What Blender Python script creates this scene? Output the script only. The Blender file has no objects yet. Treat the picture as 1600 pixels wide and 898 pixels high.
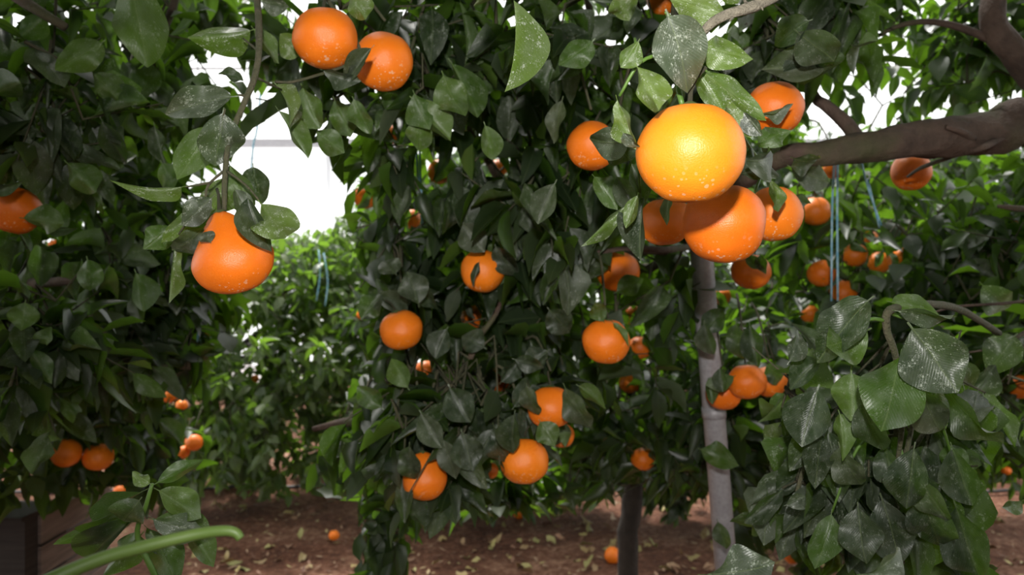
import bpy, math, random
import numpy as np
from mathutils import Vector, Matrix, noise
from math import pi, sin, cos

# ------------------------------------------------------------------ camera, sky, lamps, exposure
FPX = 1244.0                      # focal length in pixels of the 1600 x 898 photograph
CAM = Vector((0.0, 0.0, 1.25))
col = bpy.context.scene.collection
sc = bpy.context.scene
cd = bpy.data.cameras.new('camera'); cam = bpy.data.objects.new('camera', cd); col.objects.link(cam)
cd.sensor_width = 22.3; cd.lens = 22.3 * FPX / 1600.0
cd.clip_start = 0.02; cd.clip_end = 200
cam.location = CAM; cam.rotation_euler = (pi/2, 0, 0)
cd.dof.use_dof = True; cd.dof.focus_distance = 0.74; cd.dof.aperture_fstop = 5.0
sc.camera = cam
sc.view_settings.view_transform = 'Standard'; sc.view_settings.look = 'None'
sc.view_settings.exposure = 0.0; sc.view_settings.gamma = 1.0
sc.view_settings.use_curve_mapping = False
sc.cycles.use_denoising = True
sc.cycles.max_bounces = 7; sc.cycles.transparent_max_bounces = 8
sc.cycles.sample_clamp_indirect = 4.0

SKY = 2.0                         # bright overcast sky through greenhouse film
world = bpy.data.worlds.new('sky'); sc.world = world; world.use_nodes = True
wn = world.node_tree; wn.nodes.clear()
wo = wn.nodes.new('ShaderNodeOutputWorld'); wb = wn.nodes.new('ShaderNodeBackground')
wb.inputs['Color'].default_value = (0.99, 1.0, 0.985, 1); wb.inputs['Strength'].default_value = SKY
wn.links.new(wb.outputs[0], wo.inputs[0])

# the camera's own flash, a small lamp just above the lens
fl = bpy.data.lights.new('camera_flash', 'SPOT'); fl.energy = 62; fl.shadow_soft_size = 0.016
fl.spot_size = math.radians(84); fl.spot_blend = 1.0
fl.color = (1.0, 0.97, 0.93)
fo = bpy.data.objects.new('camera_flash', fl); fo.location = (-0.01, -0.10, 1.39); col.objects.link(fo)
fo.rotation_euler = (Vector((.07, 1.0, .0))).to_track_quat('-Z', 'Y').to_euler()
# hazy sun high beyond the rows, softened by the film
su = bpy.data.lights.new('sun', 'SUN'); su.energy = 6.5; su.angle = math.radians(9); su.color = (1.0, .98, .93)
so = bpy.data.objects.new('sun', su); so.rotation_euler = Vector((.25, -.45, -1.0)).to_track_quat('-Z', 'Y').to_euler(); col.objects.link(so)

# ------------------------------------------------------------------ helpers
R = random.Random(7); NR = np.random.default_rng(7)
def P(px, py, Y):
    return Vector(((px-800)/FPX*Y, Y, CAM.z-(py-449)/FPX*Y))
def proj(a):                       # (n,3) -> px, py, Y
    a = np.atleast_2d(a); Y = np.maximum(a[:, 1], 1e-3)
    return a[:, 0]/Y*FPX+800, 449-(a[:, 2]-CAM.z)/Y*FPX, a[:, 1]
def tag(o, label=None, cat=None, group=None, kind=None):
    if label: o['label'] = label
    if cat: o['category'] = cat
    if group: o['group'] = group
    if kind: o['kind'] = kind
    return o
def empty(name, loc):
    o = bpy.data.objects.new(name, None); o.location = loc; o.empty_display_size = .1
    col.objects.link(o); return o
def link(name, me, mat=None, parent=None, loc=None):
    if mat is not None and len(me.materials) == 0: me.materials.append(mat)
    o = bpy.data.objects.new(name, me); col.objects.link(o)
    if parent is not None: o.parent = parent
    if loc is not None: o.location = loc
    return o
class MB:
    def __init__(s): s.v = []; s.f = []
    def add(s, vs, fs):
        b = len(s.v); s.v += [tuple(p) for p in vs]; s.f += [tuple(b+i for i in f) for f in fs]
    def box(s, lo, hi, rot=0, jit=0):
        cx, cy = (lo[0]+hi[0])/2, (lo[1]+hi[1])/2
        vs = []
        for z in (lo[2], hi[2]):
            for x, y in ((lo[0], lo[1]), (hi[0], lo[1]), (hi[0], hi[1]), (lo[0], hi[1])):
                dx, dy = x-cx, y-cy
                vs.append((cx+dx*cos(rot)-dy*sin(rot), cy+dx*sin(rot)+dy*cos(rot), z))
        s.add(vs, [(0, 3, 2, 1), (4, 5, 6, 7), (0, 1, 5, 4), (1, 2, 6, 5), (2, 3, 7, 6), (3, 0, 4, 7)])
    def tube(s, pts, rad, n=8, knob=0.0, cap=True):
        pts = [Vector(p) for p in pts]
        if not hasattr(rad, '__len__'): rad = [rad]*len(pts)
        vs, fs = [], []
        ref = Vector((0, 0, 1))
        for i, p in enumerate(pts):
            d = (pts[min(i+1, len(pts)-1)]-pts[max(i-1, 0)])
            d = d.normalized() if d.length > 1e-9 else Vector((0, 0, 1))
            if i == 0 and abs(d.dot(ref)) > .9: ref = Vector((1, 0, 0))
            a = d.cross(ref)
            if a.length < 1e-4: a = d.cross(Vector((0.3, 1, 0.2)))
            a.normalize(); b = a.cross(d).normalized(); ref = b
            ref = (-d.cross(a)).normalized()
            for k in range(n):
                t = 2*pi*k/n; r = rad[i]
                if knob: r *= 1+knob*noise.noise(p*18+Vector((cos(t), sin(t), 0))*1.3)
                vs.append(p+(a*cos(t)+b*sin(t))*r)
        for i in range(len(pts)-1):
            for k in range(n):
                k2 = (k+1) % n
                fs.append((i*n+k, i*n+k2, (i+1)*n+k2, (i+1)*n+k))
        if cap:
            fs.append(tuple(range(n))[::-1]); fs.append(tuple((len(pts)-1)*n+k for k in range(n)))
        s.add(vs, fs)
    def mesh(s, name, smooth=True):
        me = bpy.data.meshes.new(name); me.from_pydata(s.v, [], s.f); me.validate()
        if smooth: me.polygons.foreach_set('use_smooth', [True]*len(me.polygons))
        me.update(); return me
    def build(s, name, mat, parent=None, smooth=True):
        me = s.mesh(name, smooth)
        if parent is not None:
            off = parent.location
            co = np.array(s.v, dtype=np.float64)-np.array(off)
            me.vertices.foreach_set('co', co.ravel()); me.update()
        return link(name, me, mat, parent)
def smooth_path(pts, sub=4):
    """Catmull-Rom through the points"""
    pts = [Vector(p) for p in pts]
    q = [pts[0]*2-pts[1]]+pts+[pts[-1]*2-pts[-2]]
    out = []
    for i in range(1, len(q)-2):
        for k in range(sub):
            t = k/sub
            out.append(0.5*((2*q[i])+(q[i+1]-q[i-1])*t+(2*q[i-1]-5*q[i]+4*q[i+1]-q[i+2])*t*t+(3*q[i]-q[i-1]-3*q[i+1]+q[i+2])*t**3))
    out.append(pts[-1]); return out
def taper(n, a, b): return [a+(b-a)*i/(n-1) for i in range(n)]

# ------------------------------------------------------------------ materials
class NT:
    def __init__(s, name):
        s.m = bpy.data.materials.new(name); s.m.use_nodes = True; s.t = s.m.node_tree; s.t.nodes.clear()
    def n(s, typ, **kw):
        o = s.t.nodes.new('ShaderNode'+typ)
        for k, v in kw.items():
            if k.startswith('_'): setattr(o, k[1:], v)
        return o
    def l(s, a, b): s.t.links.new(a, b)
    def math(s, op, a, b=None, clamp=False):
        o = s.t.nodes.new('ShaderNodeMath'); o.operation = op; o.use_clamp = clamp
        for i, x in enumerate((a, b)):
            if x is None: continue
            if isinstance(x, (int, float)): o.inputs[i].default_value = x
            else: s.l(x, o.inputs[i])
        return o.outputs[0]
    def mix(s, f, a, b):
        o = s.t.nodes.new('ShaderNodeMix'); o.data_type = 'RGBA'
        for sock, x in ((o.inputs[0], f), (o.inputs[6], a), (o.inputs[7], b)):
            if isinstance(x, (int, float)): sock.default_value = x
            elif isinstance(x, tuple): sock.default_value = x if len(x) == 4 else x+(1,)
            else: s.l(x, sock)
        return o.outputs[2]
    def ramp(s, f, stops):
        o = s.t.nodes.new('ShaderNodeValToRGB'); e = o.color_ramp.elements
        while len(e) < len(stops): e.new(.5)
        for i, (p, c) in enumerate(stops): e[i].position = p; e[i].color = c if len(c) == 4 else c+(1,)
        s.l(f, o.inputs[0]); return o.outputs[0]
    def noise(s, vec, scale, detail=3, rough=.5):
        o = s.t.nodes.new('ShaderNodeTexNoise'); o.inputs['Scale'].default_value = scale
        o.inputs['Detail'].default_value = detail; o.inputs['Roughness'].default_value = rough
        if vec is not None: s.l(vec, o.inputs['Vector'])
        return o.outputs[0]
    def voro(s, vec, scale):
        o = s.t.nodes.new('ShaderNodeTexVoronoi'); o.inputs['Scale'].default_value = scale
        s.l(vec, o.inputs['Vector']); return o.outputs['Distance']
    def bump(s, h, st, dist):
        o = s.t.nodes.new('ShaderNodeBump'); o.inputs['Strength'].default_value = st; o.inputs['Distance'].default_value = dist
        s.l(h, o.inputs['Height']); return o.outputs[0]
    def bsdf(s, color, rough, normal=None, **kw):
        b = s.t.nodes.new('ShaderNodeBsdfPrincipled')
        if isinstance(color, tuple): b.inputs['Base Color'].default_value = color if len(color) == 4 else color+(1,)
        else: s.l(color, b.inputs['Base Color'])
        if isinstance(rough, (int, float)): b.inputs['Roughness'].default_value = rough
        else: s.l(rough, b.inputs['Roughness'])
        if normal is not None: s.l(normal, b.inputs['Normal'])
        for k, v in kw.items(): b.inputs[k.replace('_', ' ')].default_value = v
        return b.outputs[0]
    def out(s, sh):
        o = s.t.nodes.new('ShaderNodeOutputMaterial'); s.l(sh, o.inputs[0]); return s.m
def leaf_material(name, merged, top, under, trans, specks=1.0, hero=False, trans_mix=.28, spec=.5):
    k = NT(name)
    uv = k.n('UVMap').outputs[0] if False else k.n('TexCoord').outputs['UV']
    sep = k.n('SeparateXYZ'); k.l(uv, sep.inputs[0]); u, v = sep.outputs[0], sep.outputs[1]
    if merged:
        a = k.n('Attribute'); a.attribute_name = 'tint'; tint = a.outputs['Fac']
    else:
        tint = k.n('ObjectInfo').outputs['Random']
    d = k.math('ABSOLUTE', k.math('SUBTRACT', u, .5))
    rib = k.math('LESS_THAN', d, .011)
    ct = k.ramp(tint, [(0, top[0]), (.5, top[1]), (1, top[2])])
    cu = k.ramp(tint, [(0, under[0]), (.5, under[1]), (1, under[2])])
    bf = k.n('NewGeometry').outputs['Backfacing']
    c = k.mix(bf, ct, cu)
    off = k.n('Combine'+'XYZ'); k.l(k.math('MULTIPLY', tint, 37.0), off.inputs[0]); k.l(k.math('MULTIPLY', tint, 91.0), off.inputs[1])
    add = k.n('VectorMath'); add.operation = 'ADD'; k.l(uv, add.inputs[0]); k.l(off.outputs[0], add.inputs[1])
    if not merged:
        mott = k.noise(add.outputs[0], 4.0, 4, .6)
        c = k.mix(k.math('MULTIPLY', k.math('SUBTRACT', mott, .42, True), 1.6, True), c, k.mix(.35, c, (0.30, 0.33, 0.27)))
    c = k.mix(k.math('MULTIPLY', rib, .22), c, (0.20, 0.26, 0.10))
    nrm = None
    if not merged:
        # specks of dried spray: irregular, clustered
        vo = k.voro(add.outputs[0], 19.0)
        nm = k.noise(add.outputs[0], 5.5, 2)
        thr = k.math('MULTIPLY', k.math('SUBTRACT', nm, .36, True), 1.25)
        sp = k.math('MULTIPLY', k.math('LESS_THAN', vo, thr), .55*specks)
        vo2 = k.voro(add.outputs[0], 60.0)
        sp2 = k.math('MULTIPLY', k.math('LESS_THAN', vo2, k.math('MULTIPLY', thr, 1.3)), .35*specks)
        c = k.mix(k.math('MAXIMUM', sp, sp2), c, (0.46, 0.50, 0.42))
        # side veins: ridges running obliquely from the midrib
        vv = k.math('SUBTRACT', k.math('MULTIPLY', v, 62.0), k.math('MULTIPLY', d, 60.0))
        ve = k.math('POWER', k.math('ABSOLUTE', k.math('COSINE', vv)), 14.0)
        h = k.math('ADD', k.math('MULTIPLY', ve, .3), k.math('MULTIPLY', k.math('SUBTRACT', 1.0, k.math('MULTIPLY', d, 18.0, ), True), 1.0))
        h = k.math('ADD', h, k.math('MULTIPLY', k.noise(add.outputs[0], 9.0, 3), 1.4))
        nrm = k.bump(h, .35, .0012)
        c = k.mix(k.math('MULTIPLY', ve, .05), c, (0.25, 0.30, 0.15))
    ro = k.math('ADD', k.math('MULTIPLY', tint, .14), .36) if merged or True else .4
    b = k.bsdf(c, ro, nrm, Specular_IOR_Level=spec)
    tr = k.n('BsdfTranslucent'); tr.inputs[0].default_value = trans+(1,)
    mx = k.n('MixShader'); mx.inputs[0].default_value = trans_mix; k.l(b, mx.inputs[1]); k.l(tr.outputs[0], mx.inputs[2])
    return k.out(mx.outputs[0])
TOP = [(0.008, 0.016, 0.006), (0.018, 0.031, 0.013), (0.040, 0.052, 0.030)]
UND = [(0.018, 0.042, 0.006), (0.036, 0.076, 0.010), (0.066, 0.110, 0.020)]
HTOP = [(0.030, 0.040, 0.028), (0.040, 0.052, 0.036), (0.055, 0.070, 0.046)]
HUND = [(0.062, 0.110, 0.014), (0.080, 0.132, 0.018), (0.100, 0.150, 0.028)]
TRN = (0.20, 0.42, 0.02)
M_leaf = leaf_material('citrus_leaf', False, TOP, UND, TRN, .55)
M_leafs = leaf_material('citrus_leaf_mass', True, TOP, UND, TRN)
PTOP = [(0.035, 0.060, 0.022), (0.070, 0.105, 0.035), (0.125, 0.150, 0.070)]  # citrus leaf lightened: daylight on the far trees put into colour and translucency
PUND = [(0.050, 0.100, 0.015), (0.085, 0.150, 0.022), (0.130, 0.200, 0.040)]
M_pale = leaf_material('daylit_leaf', False, PTOP, PUND, (0.25, 0.46, 0.04), .4, trans_mix=.36)
M_daylits = leaf_material('daylit_leaf_mass', True, PTOP, PUND, (0.25, 0.46, 0.04), trans_mix=.36)
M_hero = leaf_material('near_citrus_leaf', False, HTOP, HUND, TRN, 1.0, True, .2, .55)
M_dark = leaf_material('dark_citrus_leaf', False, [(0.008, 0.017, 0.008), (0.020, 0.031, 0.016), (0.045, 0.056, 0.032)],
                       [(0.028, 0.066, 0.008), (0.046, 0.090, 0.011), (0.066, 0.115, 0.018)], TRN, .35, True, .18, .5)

def bark(name, c1, c2, scale=30, moss=0.0):
    k = NT(name); tc = k.n('TexCoord').outputs['Object']
    mp = k.n('Mapping'); k.l(tc, mp.inputs[0]); mp.inputs['Scale'].default_value = (1, 1, 1)
    a = k.noise(mp.outputs[0], scale, 6, .65); b = k.noise(tc, scale*4, 4, .6)
    c = k.ramp(a, [(.3, c1), (.7, c2)])
    if moss:
        c = k.mix(k.math('MULTIPLY', k.math('SUBTRACT', k.noise(tc, 9, 3), .45, True), 4*moss, True), c, (0.05, 0.06, 0.018))
    h = k.math('ADD', a, k.math('MULTIPLY', b, .5))
    return k.out(k.bsdf(c, .85, k.bump(h, .8, .006)))
M_bark = bark('bark', (0.040, 0.025, 0.018), (0.115, 0.074, 0.055), 22, .9)
M_trunk = bark('dark_bark', (0.012, 0.009, 0.007), (0.035, 0.026, 0.02), 20)
M_twig = bark('twig_bark', (0.05, 0.06, 0.025), (0.10, 0.085, 0.05), 60)
M_gtwig = bark('grey_twig_bark', (0.13, 0.115, 0.085), (0.27, 0.24, 0.18), 120)
k = NT('green_stem'); M_green = k.out(k.bsdf(k.ramp(k.noise(k.n('TexCoord').outputs['Object'], 30, 3), [(.3, (0.05, 0.11, 0.015)), (.7, (0.10, 0.19, 0.03))]), .45))
k = NT('young_shoot'); M_shoot = k.out(k.bsdf(k.ramp(k.noise(k.n('TexCoord').outputs['Object'], 25, 3), [(.3, (0.075, 0.130, 0.022)), (.7, (0.105, 0.165, 0.035))]), .5))
k = NT('calyx_green'); M_calyx = k.out(k.bsdf(k.ramp(k.noise(k.n('TexCoord').outputs['Object'], 3, 3), [(.3, (0.05, 0.08, 0.02)), (.7, (0.12, 0.15, 0.05))]), .6))

def peel(name, c0, c1, c2, fine=True):
    k = NT(name); oi = k.n('ObjectInfo').outputs['Random']; tc = k.n('TexCoord').outputs['Object']
    add = k.n('VectorMath'); add.operation = 'ADD'; cb = k.n('CombineXYZ'); k.l(k.math('MULTIPLY', oi, 50.0), cb.inputs[0])
    k.l(tc, add.inputs[0]); k.l(cb.outputs[0], add.inputs[1]); w = add.outputs[0]
    c = k.ramp(oi, [(0, c0), (.5, c1), (1, c2)])
    c = k.mix(k.math('MULTIPLY', k.noise(w, 2.2, 3), .35), c, k.mix(.5, c, (0.95, 0.36, 0.02)))
    vo = k.voro(w, 42.0)
    pores = k.math('LESS_THAN', vo, .22)
    c = k.mix(k.math('MULTIPLY', pores, .14), c, (0.98, 0.50, 0.10))
    sep = k.n('SeparateXYZ'); k.l(tc, sep.inputs[0])
    low = k.math('MULTIPLY', k.math('SUBTRACT', -.25, sep.outputs[2], True), 1.6, True)
    v2 = k.voro(w, 9.0); n2 = k.noise(w, 4.0, 3)
    dust = k.math('MULTIPLY', k.math('LESS_THAN', v2, k.math('MULTIPLY', k.math('SUBTRACT', n2, .38, True), 1.6)), k.math('ADD', low, .03, True))
    c = k.mix(k.math('MULTIPLY', dust, .55), c, (0.80, 0.62, 0.42))
    h = k.math('SUBTRACT', k.noise(w, 34, 2), k.math('MULTIPLY', k.math('SUBTRACT', .35, vo, True), 1.6))
    nb = k.bump(h, .13, .02)
    return k.out(k.bsdf(c, .40, nb, Specular_IOR_Level=.42, Subsurface_Weight=0.0))
M_peel = peel('orange_peel', (0.78, 0.135, 0.006), (0.84, 0.17, 0.008), (0.90, 0.205, 0.010))
M_peelbig = peel('yellow_orange_peel', (0.90, 0.235, 0.010), (0.91, 0.24, 0.011), (0.92, 0.25, 0.012))

k = NT('galvanised_steel'); tc = k.n('TexCoord').outputs['Object']
a = k.noise(tc, 40, 5, .6); b2 = k.voro(tc, 120)
M_steel = k.out(k.bsdf(k.ramp(k.math('ADD', k.math('MULTIPLY', a, .7), k.math('MULTIPLY', b2, .3)), [(.25, (0.28, 0.27, 0.29)), (.6, (0.38, 0.37, 0.395)), (.8, (0.52, 0.51, 0.53))]), .45, k.bump(a, .15, .001), Metallic=.1))
k = NT('twine_blue'); M_twine = k.out(k.bsdf(k.ramp(k.noise(k.n('TexCoord').outputs['Object'], 60, 2), [(.35, (0.20, 0.50, 0.72)), (.65, (0.50, 0.74, 0.86))]), .45))
k = NT('soil'); tc = k.n('TexCoord').outputs['Object']
a = k.noise(tc, 2.2, 6, .65); b2 = k.noise(tc, 34, 6, .7); v = k.voro(tc, 26)
c = k.ramp(k.math('ADD', k.math('MULTIPLY', a, .5), k.math('MULTIPLY', b2, .5)), [(.36, (0.055, 0.022, 0.014)), (.5, (0.16, 0.068, 0.040)), (.64, (0.36, 0.20, 0.13))])
c = k.mix(k.math('MULTIPLY', k.math('LESS_THAN', v, .18), .5), c, (0.27, 0.155, 0.10))
M_soil = k.out(k.bsdf(c, .95, k.bump(k.math('ADD', b2, k.math('MULTIPLY', v, .6)), .9, .03), Specular_IOR_Level=.2))
def flat_leaf(name, cs):
    k = NT(name); r = k.n('ObjectInfo').outputs['Random']
    c = k.ramp(r, [(i/(len(cs)-1), c) for i, c in enumerate(cs)])
    n_ = k.noise(k.n('TexCoord').outputs['Object'], 6, 3)
    c = k.mix(k.math('MULTIPLY', n_, .5), c, (0.16, 0.09, 0.05))
    return k.out(k.bsdf(c, .6))
M_fallen = flat_leaf('dry_leaf', [(0.20, 0.10, 0.06), (0.34, 0.24, 0.10), (0.42, 0.36, 0.13), (0.30, 0.30, 0.10), (0.36, 0.18, 0.12)])
k = NT('leaf_litter'); a = k.n('Attribute'); a.attribute_name = 'tint'
M_litter = k.out(k.bsdf(k.ramp(a.outputs['Fac'], [(0, (0.12, 0.05, 0.03)), (.45, (0.24, 0.13, 0.08)), (.8, (0.36, 0.24, 0.15)), (1, (0.42, 0.36, 0.14))]), .75))
def wood(name, c1, c2):
    k = NT(name); tc = k.n('TexCoord').outputs['Object']; mp = k.n('Mapping'); k.l(tc, mp.inputs[0]); mp.inputs['Scale'].default_value = (3, 3, 40)
    a = k.noise(mp.outputs[0], 2, 5, .6)
    return k.out(k.bsdf(k.ramp(a, [(.3, c1), (.7, c2)]), .8, k.bump(a, .4, .004)))
M_wood = wood('weathered_board', (0.16, 0.115, 0.10), (0.28, 0.21, 0.185))
M_wood2 = wood('dark_board', (0.02, 0.015, 0.014), (0.045, 0.035, 0.032))
k = NT('black_hose'); M_hose = k.out(k.bsdf(k.ramp(k.noise(k.n('TexCoord').outputs['Object'], 12, 2), [(.4, (0.012, 0.011, 0.013)), (.6, (0.03, 0.027, 0.03))]), .5))
k = NT('greenhouse_film'); t1 = k.n('BsdfTranslucent'); t1.inputs[0].default_value = (.9, .93, .95, 1); t2 = k.n('BsdfTransparent')
mx = k.n('MixShader'); k.l(k.ramp(k.noise(k.n('TexCoord').outputs['Object'], 1.5, 3), [(.3, (.5, .5, .5)), (.7, (.65, .65, .65))]), mx.inputs[0])
k.l(t2.outputs[0], mx.inputs[1]); k.l(t1.outputs[0], mx.inputs[2]); M_film = k.out(mx.outputs[0])

# ------------------------------------------------------------------ leaf meshes (unit leaf: stalk at 0, tip at +Y 1, face +Z)
def leaf_mesh(nl, nw, bend, fold, wave, curl, seed, e1=.62, e2=.86, petiole=True):
    rr = random.Random(seed); ph = rr.random()*6; ph2 = rr.random()*6
    s0 = .10 if petiole else 0.0
    tm = e1/(e1+e2); mxw = tm**e1*(1-tm)**e2
    V, UVs, F = [], [], []
    rows = []
    def pos(x, t):
        y = s0+t*(1-s0)
        z = fold*abs(x)*1.0 - bend*(y**2) + wave*sin(t*9+ph)*abs(x)*2*.5 + wave*.4*sin(t*5+ph2)*x*2 + curl*x*t
        side = .03*sin(t*4+ph2)
        return (x*(1-.4*abs(fold))+side*t, y*(1-.25*bend*bend), z)
    for i in range(nl+1):
        t = i/nl
        w = .5*max(sin(pi*min(1, max(t, 1e-5))**(.72+.25*e1)), 0)**e2
        if i == 0: w = .018
        if t > .86: w *= 1-.9*(t-.86)
        if i == nl: rows.append([len(V)]); V.append(pos(0, 1)); UVs.append((.5, 1)); continue
        row = []
        for j in range(nw+1):
            x = (j/nw*2-1)*w
            row.append(len(V)); V.append(pos(x, t)); UVs.append((.5+x, t))
        rows.append(row)
    for i in range(nl):
        a, b = rows[i], rows[i+1]
        if len(b) == 1:
            for j in range(nw): F.append((a[j], a[j+1], b[0]))
        else:
            for j in range(nw): F += [(a[j], a[j+1], b[j+1]), (a[j], b[j+1], b[j])]
    if petiole:
        b = len(V); c = rows[0]
        V += [(-.014, 0, 0), (.014, 0, 0)]; UVs += [(.5, 0), (.5, 0)]
        F += [(b, b+1, c[-1]), (b, c[-1], c[0])]
    return np.array(V, dtype=np.float32), np.array(F, dtype=np.int32), np.array(UVs, dtype=np.float32)
def to_mesh(name, V, F, UVs, tint=None, smooth=True):
    me = bpy.data.meshes.new(name)
    me.vertices.add(len(V)); me.vertices.foreach_set('co', np.ascontiguousarray(V, dtype=np.float32).ravel())
    me.loops.add(F.size); me.loops.foreach_set('vertex_index', np.ascontiguousarray(F, dtype=np.int32).ravel())
    me.polygons.add(len(F)); me.polygons.foreach_set('loop_start', np.arange(0, F.size, 3, dtype=np.int32))
    try: me.polygons.foreach_set('loop_total', np.full(len(F), 3, dtype=np.int32))
    except Exception: pass
    me.polygons.foreach_set('use_smooth', np.ones(len(F), dtype=bool))
    uvl = me.uv_layers.new(name='UVMap'); uvl.data.foreach_set('uv', UVs[F.ravel()].astype(np.float32).ravel())
    if tint is not None:
        a = me.attributes.new('tint', 'FLOAT', 'POINT'); a.data.foreach_set('value', tint.astype(np.float32))
    me.update(calc_edges=True); return me
HI = []
for s in range(14):
    rr = random.Random(100+s)
    HI.append(leaf_mesh(14, 6, rr.uniform(-.1, .6), rr.uniform(.05, .7), rr.uniform(.06, .26), rr.uniform(-.5, .5), s, rr.uniform(.62, .78), rr.uniform(.76, .98)))
HIM = [[to_mesh('leaf', *t) for t in HI] for _ in range(2)]
MID = [leaf_mesh(7, 4, random.Random(s).uniform(-.1, .7), random.Random(s+50).uniform(.05, .85), random.Random(s+9).uniform(.05, .34), random.Random(s+5).uniform(-.5, .5), s, .68, .88) for s in range(12)]
MIDM = [to_mesh('leaf', *t) for t in MID]
LOW = [leaf_mesh(4, 2, random.Random(s).uniform(.0, .5), random.Random(s+50).uniform(.05, .6), random.Random(s+9).uniform(0, .2), random.Random(s+5).uniform(-.3, .3), s, petiole=False) for s in range(8)]
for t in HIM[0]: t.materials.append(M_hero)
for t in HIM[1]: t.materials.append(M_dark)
for t in MIDM: t.materials.append(M_leaf)
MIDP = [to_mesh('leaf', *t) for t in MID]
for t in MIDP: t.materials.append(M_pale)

def leaf_matrix(base, tip, width, nhint):
    d = tip-base; L = d.length; y = d/L
    x = y.cross(nhint)
    if x.length < 1e-4: x = y.cross(Vector((.3, .2, .9)))
    x.normalize(); z = x.cross(y)
    return Matrix(((x.x*width, y.x*L, z.x*L, base.x), (x.y*width, y.y*L, z.y*L, base.y), (x.z*width, y.z*L, z.z*L, base.z), (0, 0, 0, 1)))
def put_leaf(parent, M, me, name='leaf'):
    o = bpy.data.objects.new(name, me); col.objects.link(o); o.parent = parent
    M = M.copy(); M.translation = M.translation-parent.location
    o.matrix_local = M; return o
def hero_leaf(parent, b, t, wpx, Y, dY=0.0, under=False, roll=0.0, dark=False, v=None, pitch=0.0):
    """b,t = base and tip as seen, at distance Y (base) and Y+dY (tip)"""
    B, T = P(b[0], b[1], Y), P(t[0], t[1], Y+dY)
    w = wpx/FPX*Y
    to = (CAM-(B+T)/2).normalized(); ax = (T-B).normalized()
    n = (Matrix.Rotation(roll, 3, ax) @ to)
    if under: n = -n
    v = R.randrange(14) if v is None else v
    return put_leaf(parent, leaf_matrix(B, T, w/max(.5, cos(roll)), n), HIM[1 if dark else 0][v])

# ------------------------------------------------------------------ where the photograph shows a clear view, up to a distance
zones_c, zones_p = [], []          # (cx,cy,r,Y)   (polygon,Y)
def clear_poly(pts, Y): zones_p.append((np.array(pts, float), Y))
clear_poly([(386, 236), (418, 226), (488, 228), (512, 262), (540, 318), (505, 356), (455, 358), (405, 340), (388, 285)], 40)
clear_poly([(300, 98), (352, 88), (388, 98), (380, 124), (345, 128), (312, 122)], 40)
clear_poly([(400, 372), (530, 345), (556, 420), (570, 520), (540, 640), (450, 760), (380, 740), (330, 700), (330, 600), (400, 520)], 3.4)
clear_poly([(345, 785), (545, 785), (560, 898), (345, 898)], 3.25)
clear_poly([(690, 815), (965, 800), (965, 898), (690, 898)], 3.2)
clear_poly([(1012, 790), (1112, 770), (1112, 898), (1012, 898)], 3.2)
clear_poly([(1538, 760), (1600, 730), (1600, 898), (1545, 898)], 3.2)
clear_poly([(1078, 398), (1118, 398), (1124, 480), (1090, 490)], 1.7)
clear_poly([(1096, 560), (1124, 560), (1150, 790), (1146, 865), (1118, 865), (1106, 660)], 1.7)
clear_poly([(1230, 232), (1340, 198), (1480, 192), (1600, 180), (1600, 228), (1440, 238), (1300, 250)], 1.45)
clear_poly([(1540, 0), (1590, 0), (1600, 30), (1600, 130), (1548, 70)], 1.45)
clear_poly([(1250, 260), (1560, 290), (1600, 480), (1430, 480), (1250, 440)], 1.9)
clear_poly([(20, 0), (100, 25), (110, 50), (15, 20)], 1.3)
clear_poly([(648, 235), (668, 235), (668, 300), (648, 300)], 1.8)
clear_poly([(966, 760), (1004, 760), (1004, 898), (966, 898)], 2.75)
clear_poly([(0, 812), (100, 812), (140, 845), (140, 898), (0, 898)], 2.1)

def inpoly(x, y, poly):
    r = np.zeros(len(x), bool); j = len(poly)-1
    for i in range(len(poly)):
        xi, yi = poly[i]; xj, yj = poly[j]
        c = ((yi > y) != (yj > y)) & (x < (xj-xi)*(y-yi)/(yj-yi+1e-9)+xi); r ^= c; j = i
    return r
def blocked(pts):
    px, py, Y = proj(pts); b = np.zeros(len(px), bool)
    for cx, cy, r, z in zones_c: b |= ((px-cx)**2+(py-cy)**2 < r*r) & (Y < z)
    for poly, z in zones_p: b |= inpoly(px, py, poly) & (Y < z)
    return b

# ------------------------------------------------------------------ fruit
def fruit_mesh(nu, nv, flat=.95, neck=0.0, dimple=.06, lump=.02, seed=0):
    mb = MB(); vs = []; fs = []
    for i in range(nv+1):
        th = pi*i/nv
        for j in range(nu):
            ph = 2*pi*j/nu
            d = Vector((sin(th)*cos(ph), sin(th)*sin(ph), cos(th)))
            r = 1+lump*noise.noise(d*1.5+Vector((seed*7.3, 0, 0)))+.008*noise.noise(d*5+Vector((seed, 2, 0)))
            p = d*r; p.z *= flat
            if neck:
                k_ = max(0, d.z); p.z += neck*k_**3; s_ = 1-.20*neck*2*k_**1.5*(1-.3*k_); p.x *= s_; p.y *= s_
            c = max(0, (d.z-.86)/.14); p.z -= dimple*c*c
            c = max(0, (-d.z-.93)/.07); p.z += .02*c
            vs.append(p)
            if i in (0, nv): break
    def idx(i, j): return 0 if i == 0 else (1+(nv-1)*nu if i == nv else 1+(i-1)*nu+j % nu)
    for i in range(nv):
        for j in range(nu):
            if i == 0: fs.append((0, idx(1, j), idx(1, j+1)))
            elif i == nv-1: fs.append((idx(i, j+1), idx(i, j), idx(nv, 0)))
            else: fs.append((idx(i, j), idx(i+1, j), idx(i+1, j+1), idx(i, j+1)))
    mb.add(vs, fs); return mb.mesh('orange')
FM = {('big', 0): fruit_mesh(64, 44, .93, 0, .05, .03, 1)}
for s in range(5): FM[('n', s)] = fruit_mesh(40, 26, [.92, .96, .94, .98, .9][s], 0, .06, .05, s+2)
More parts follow.
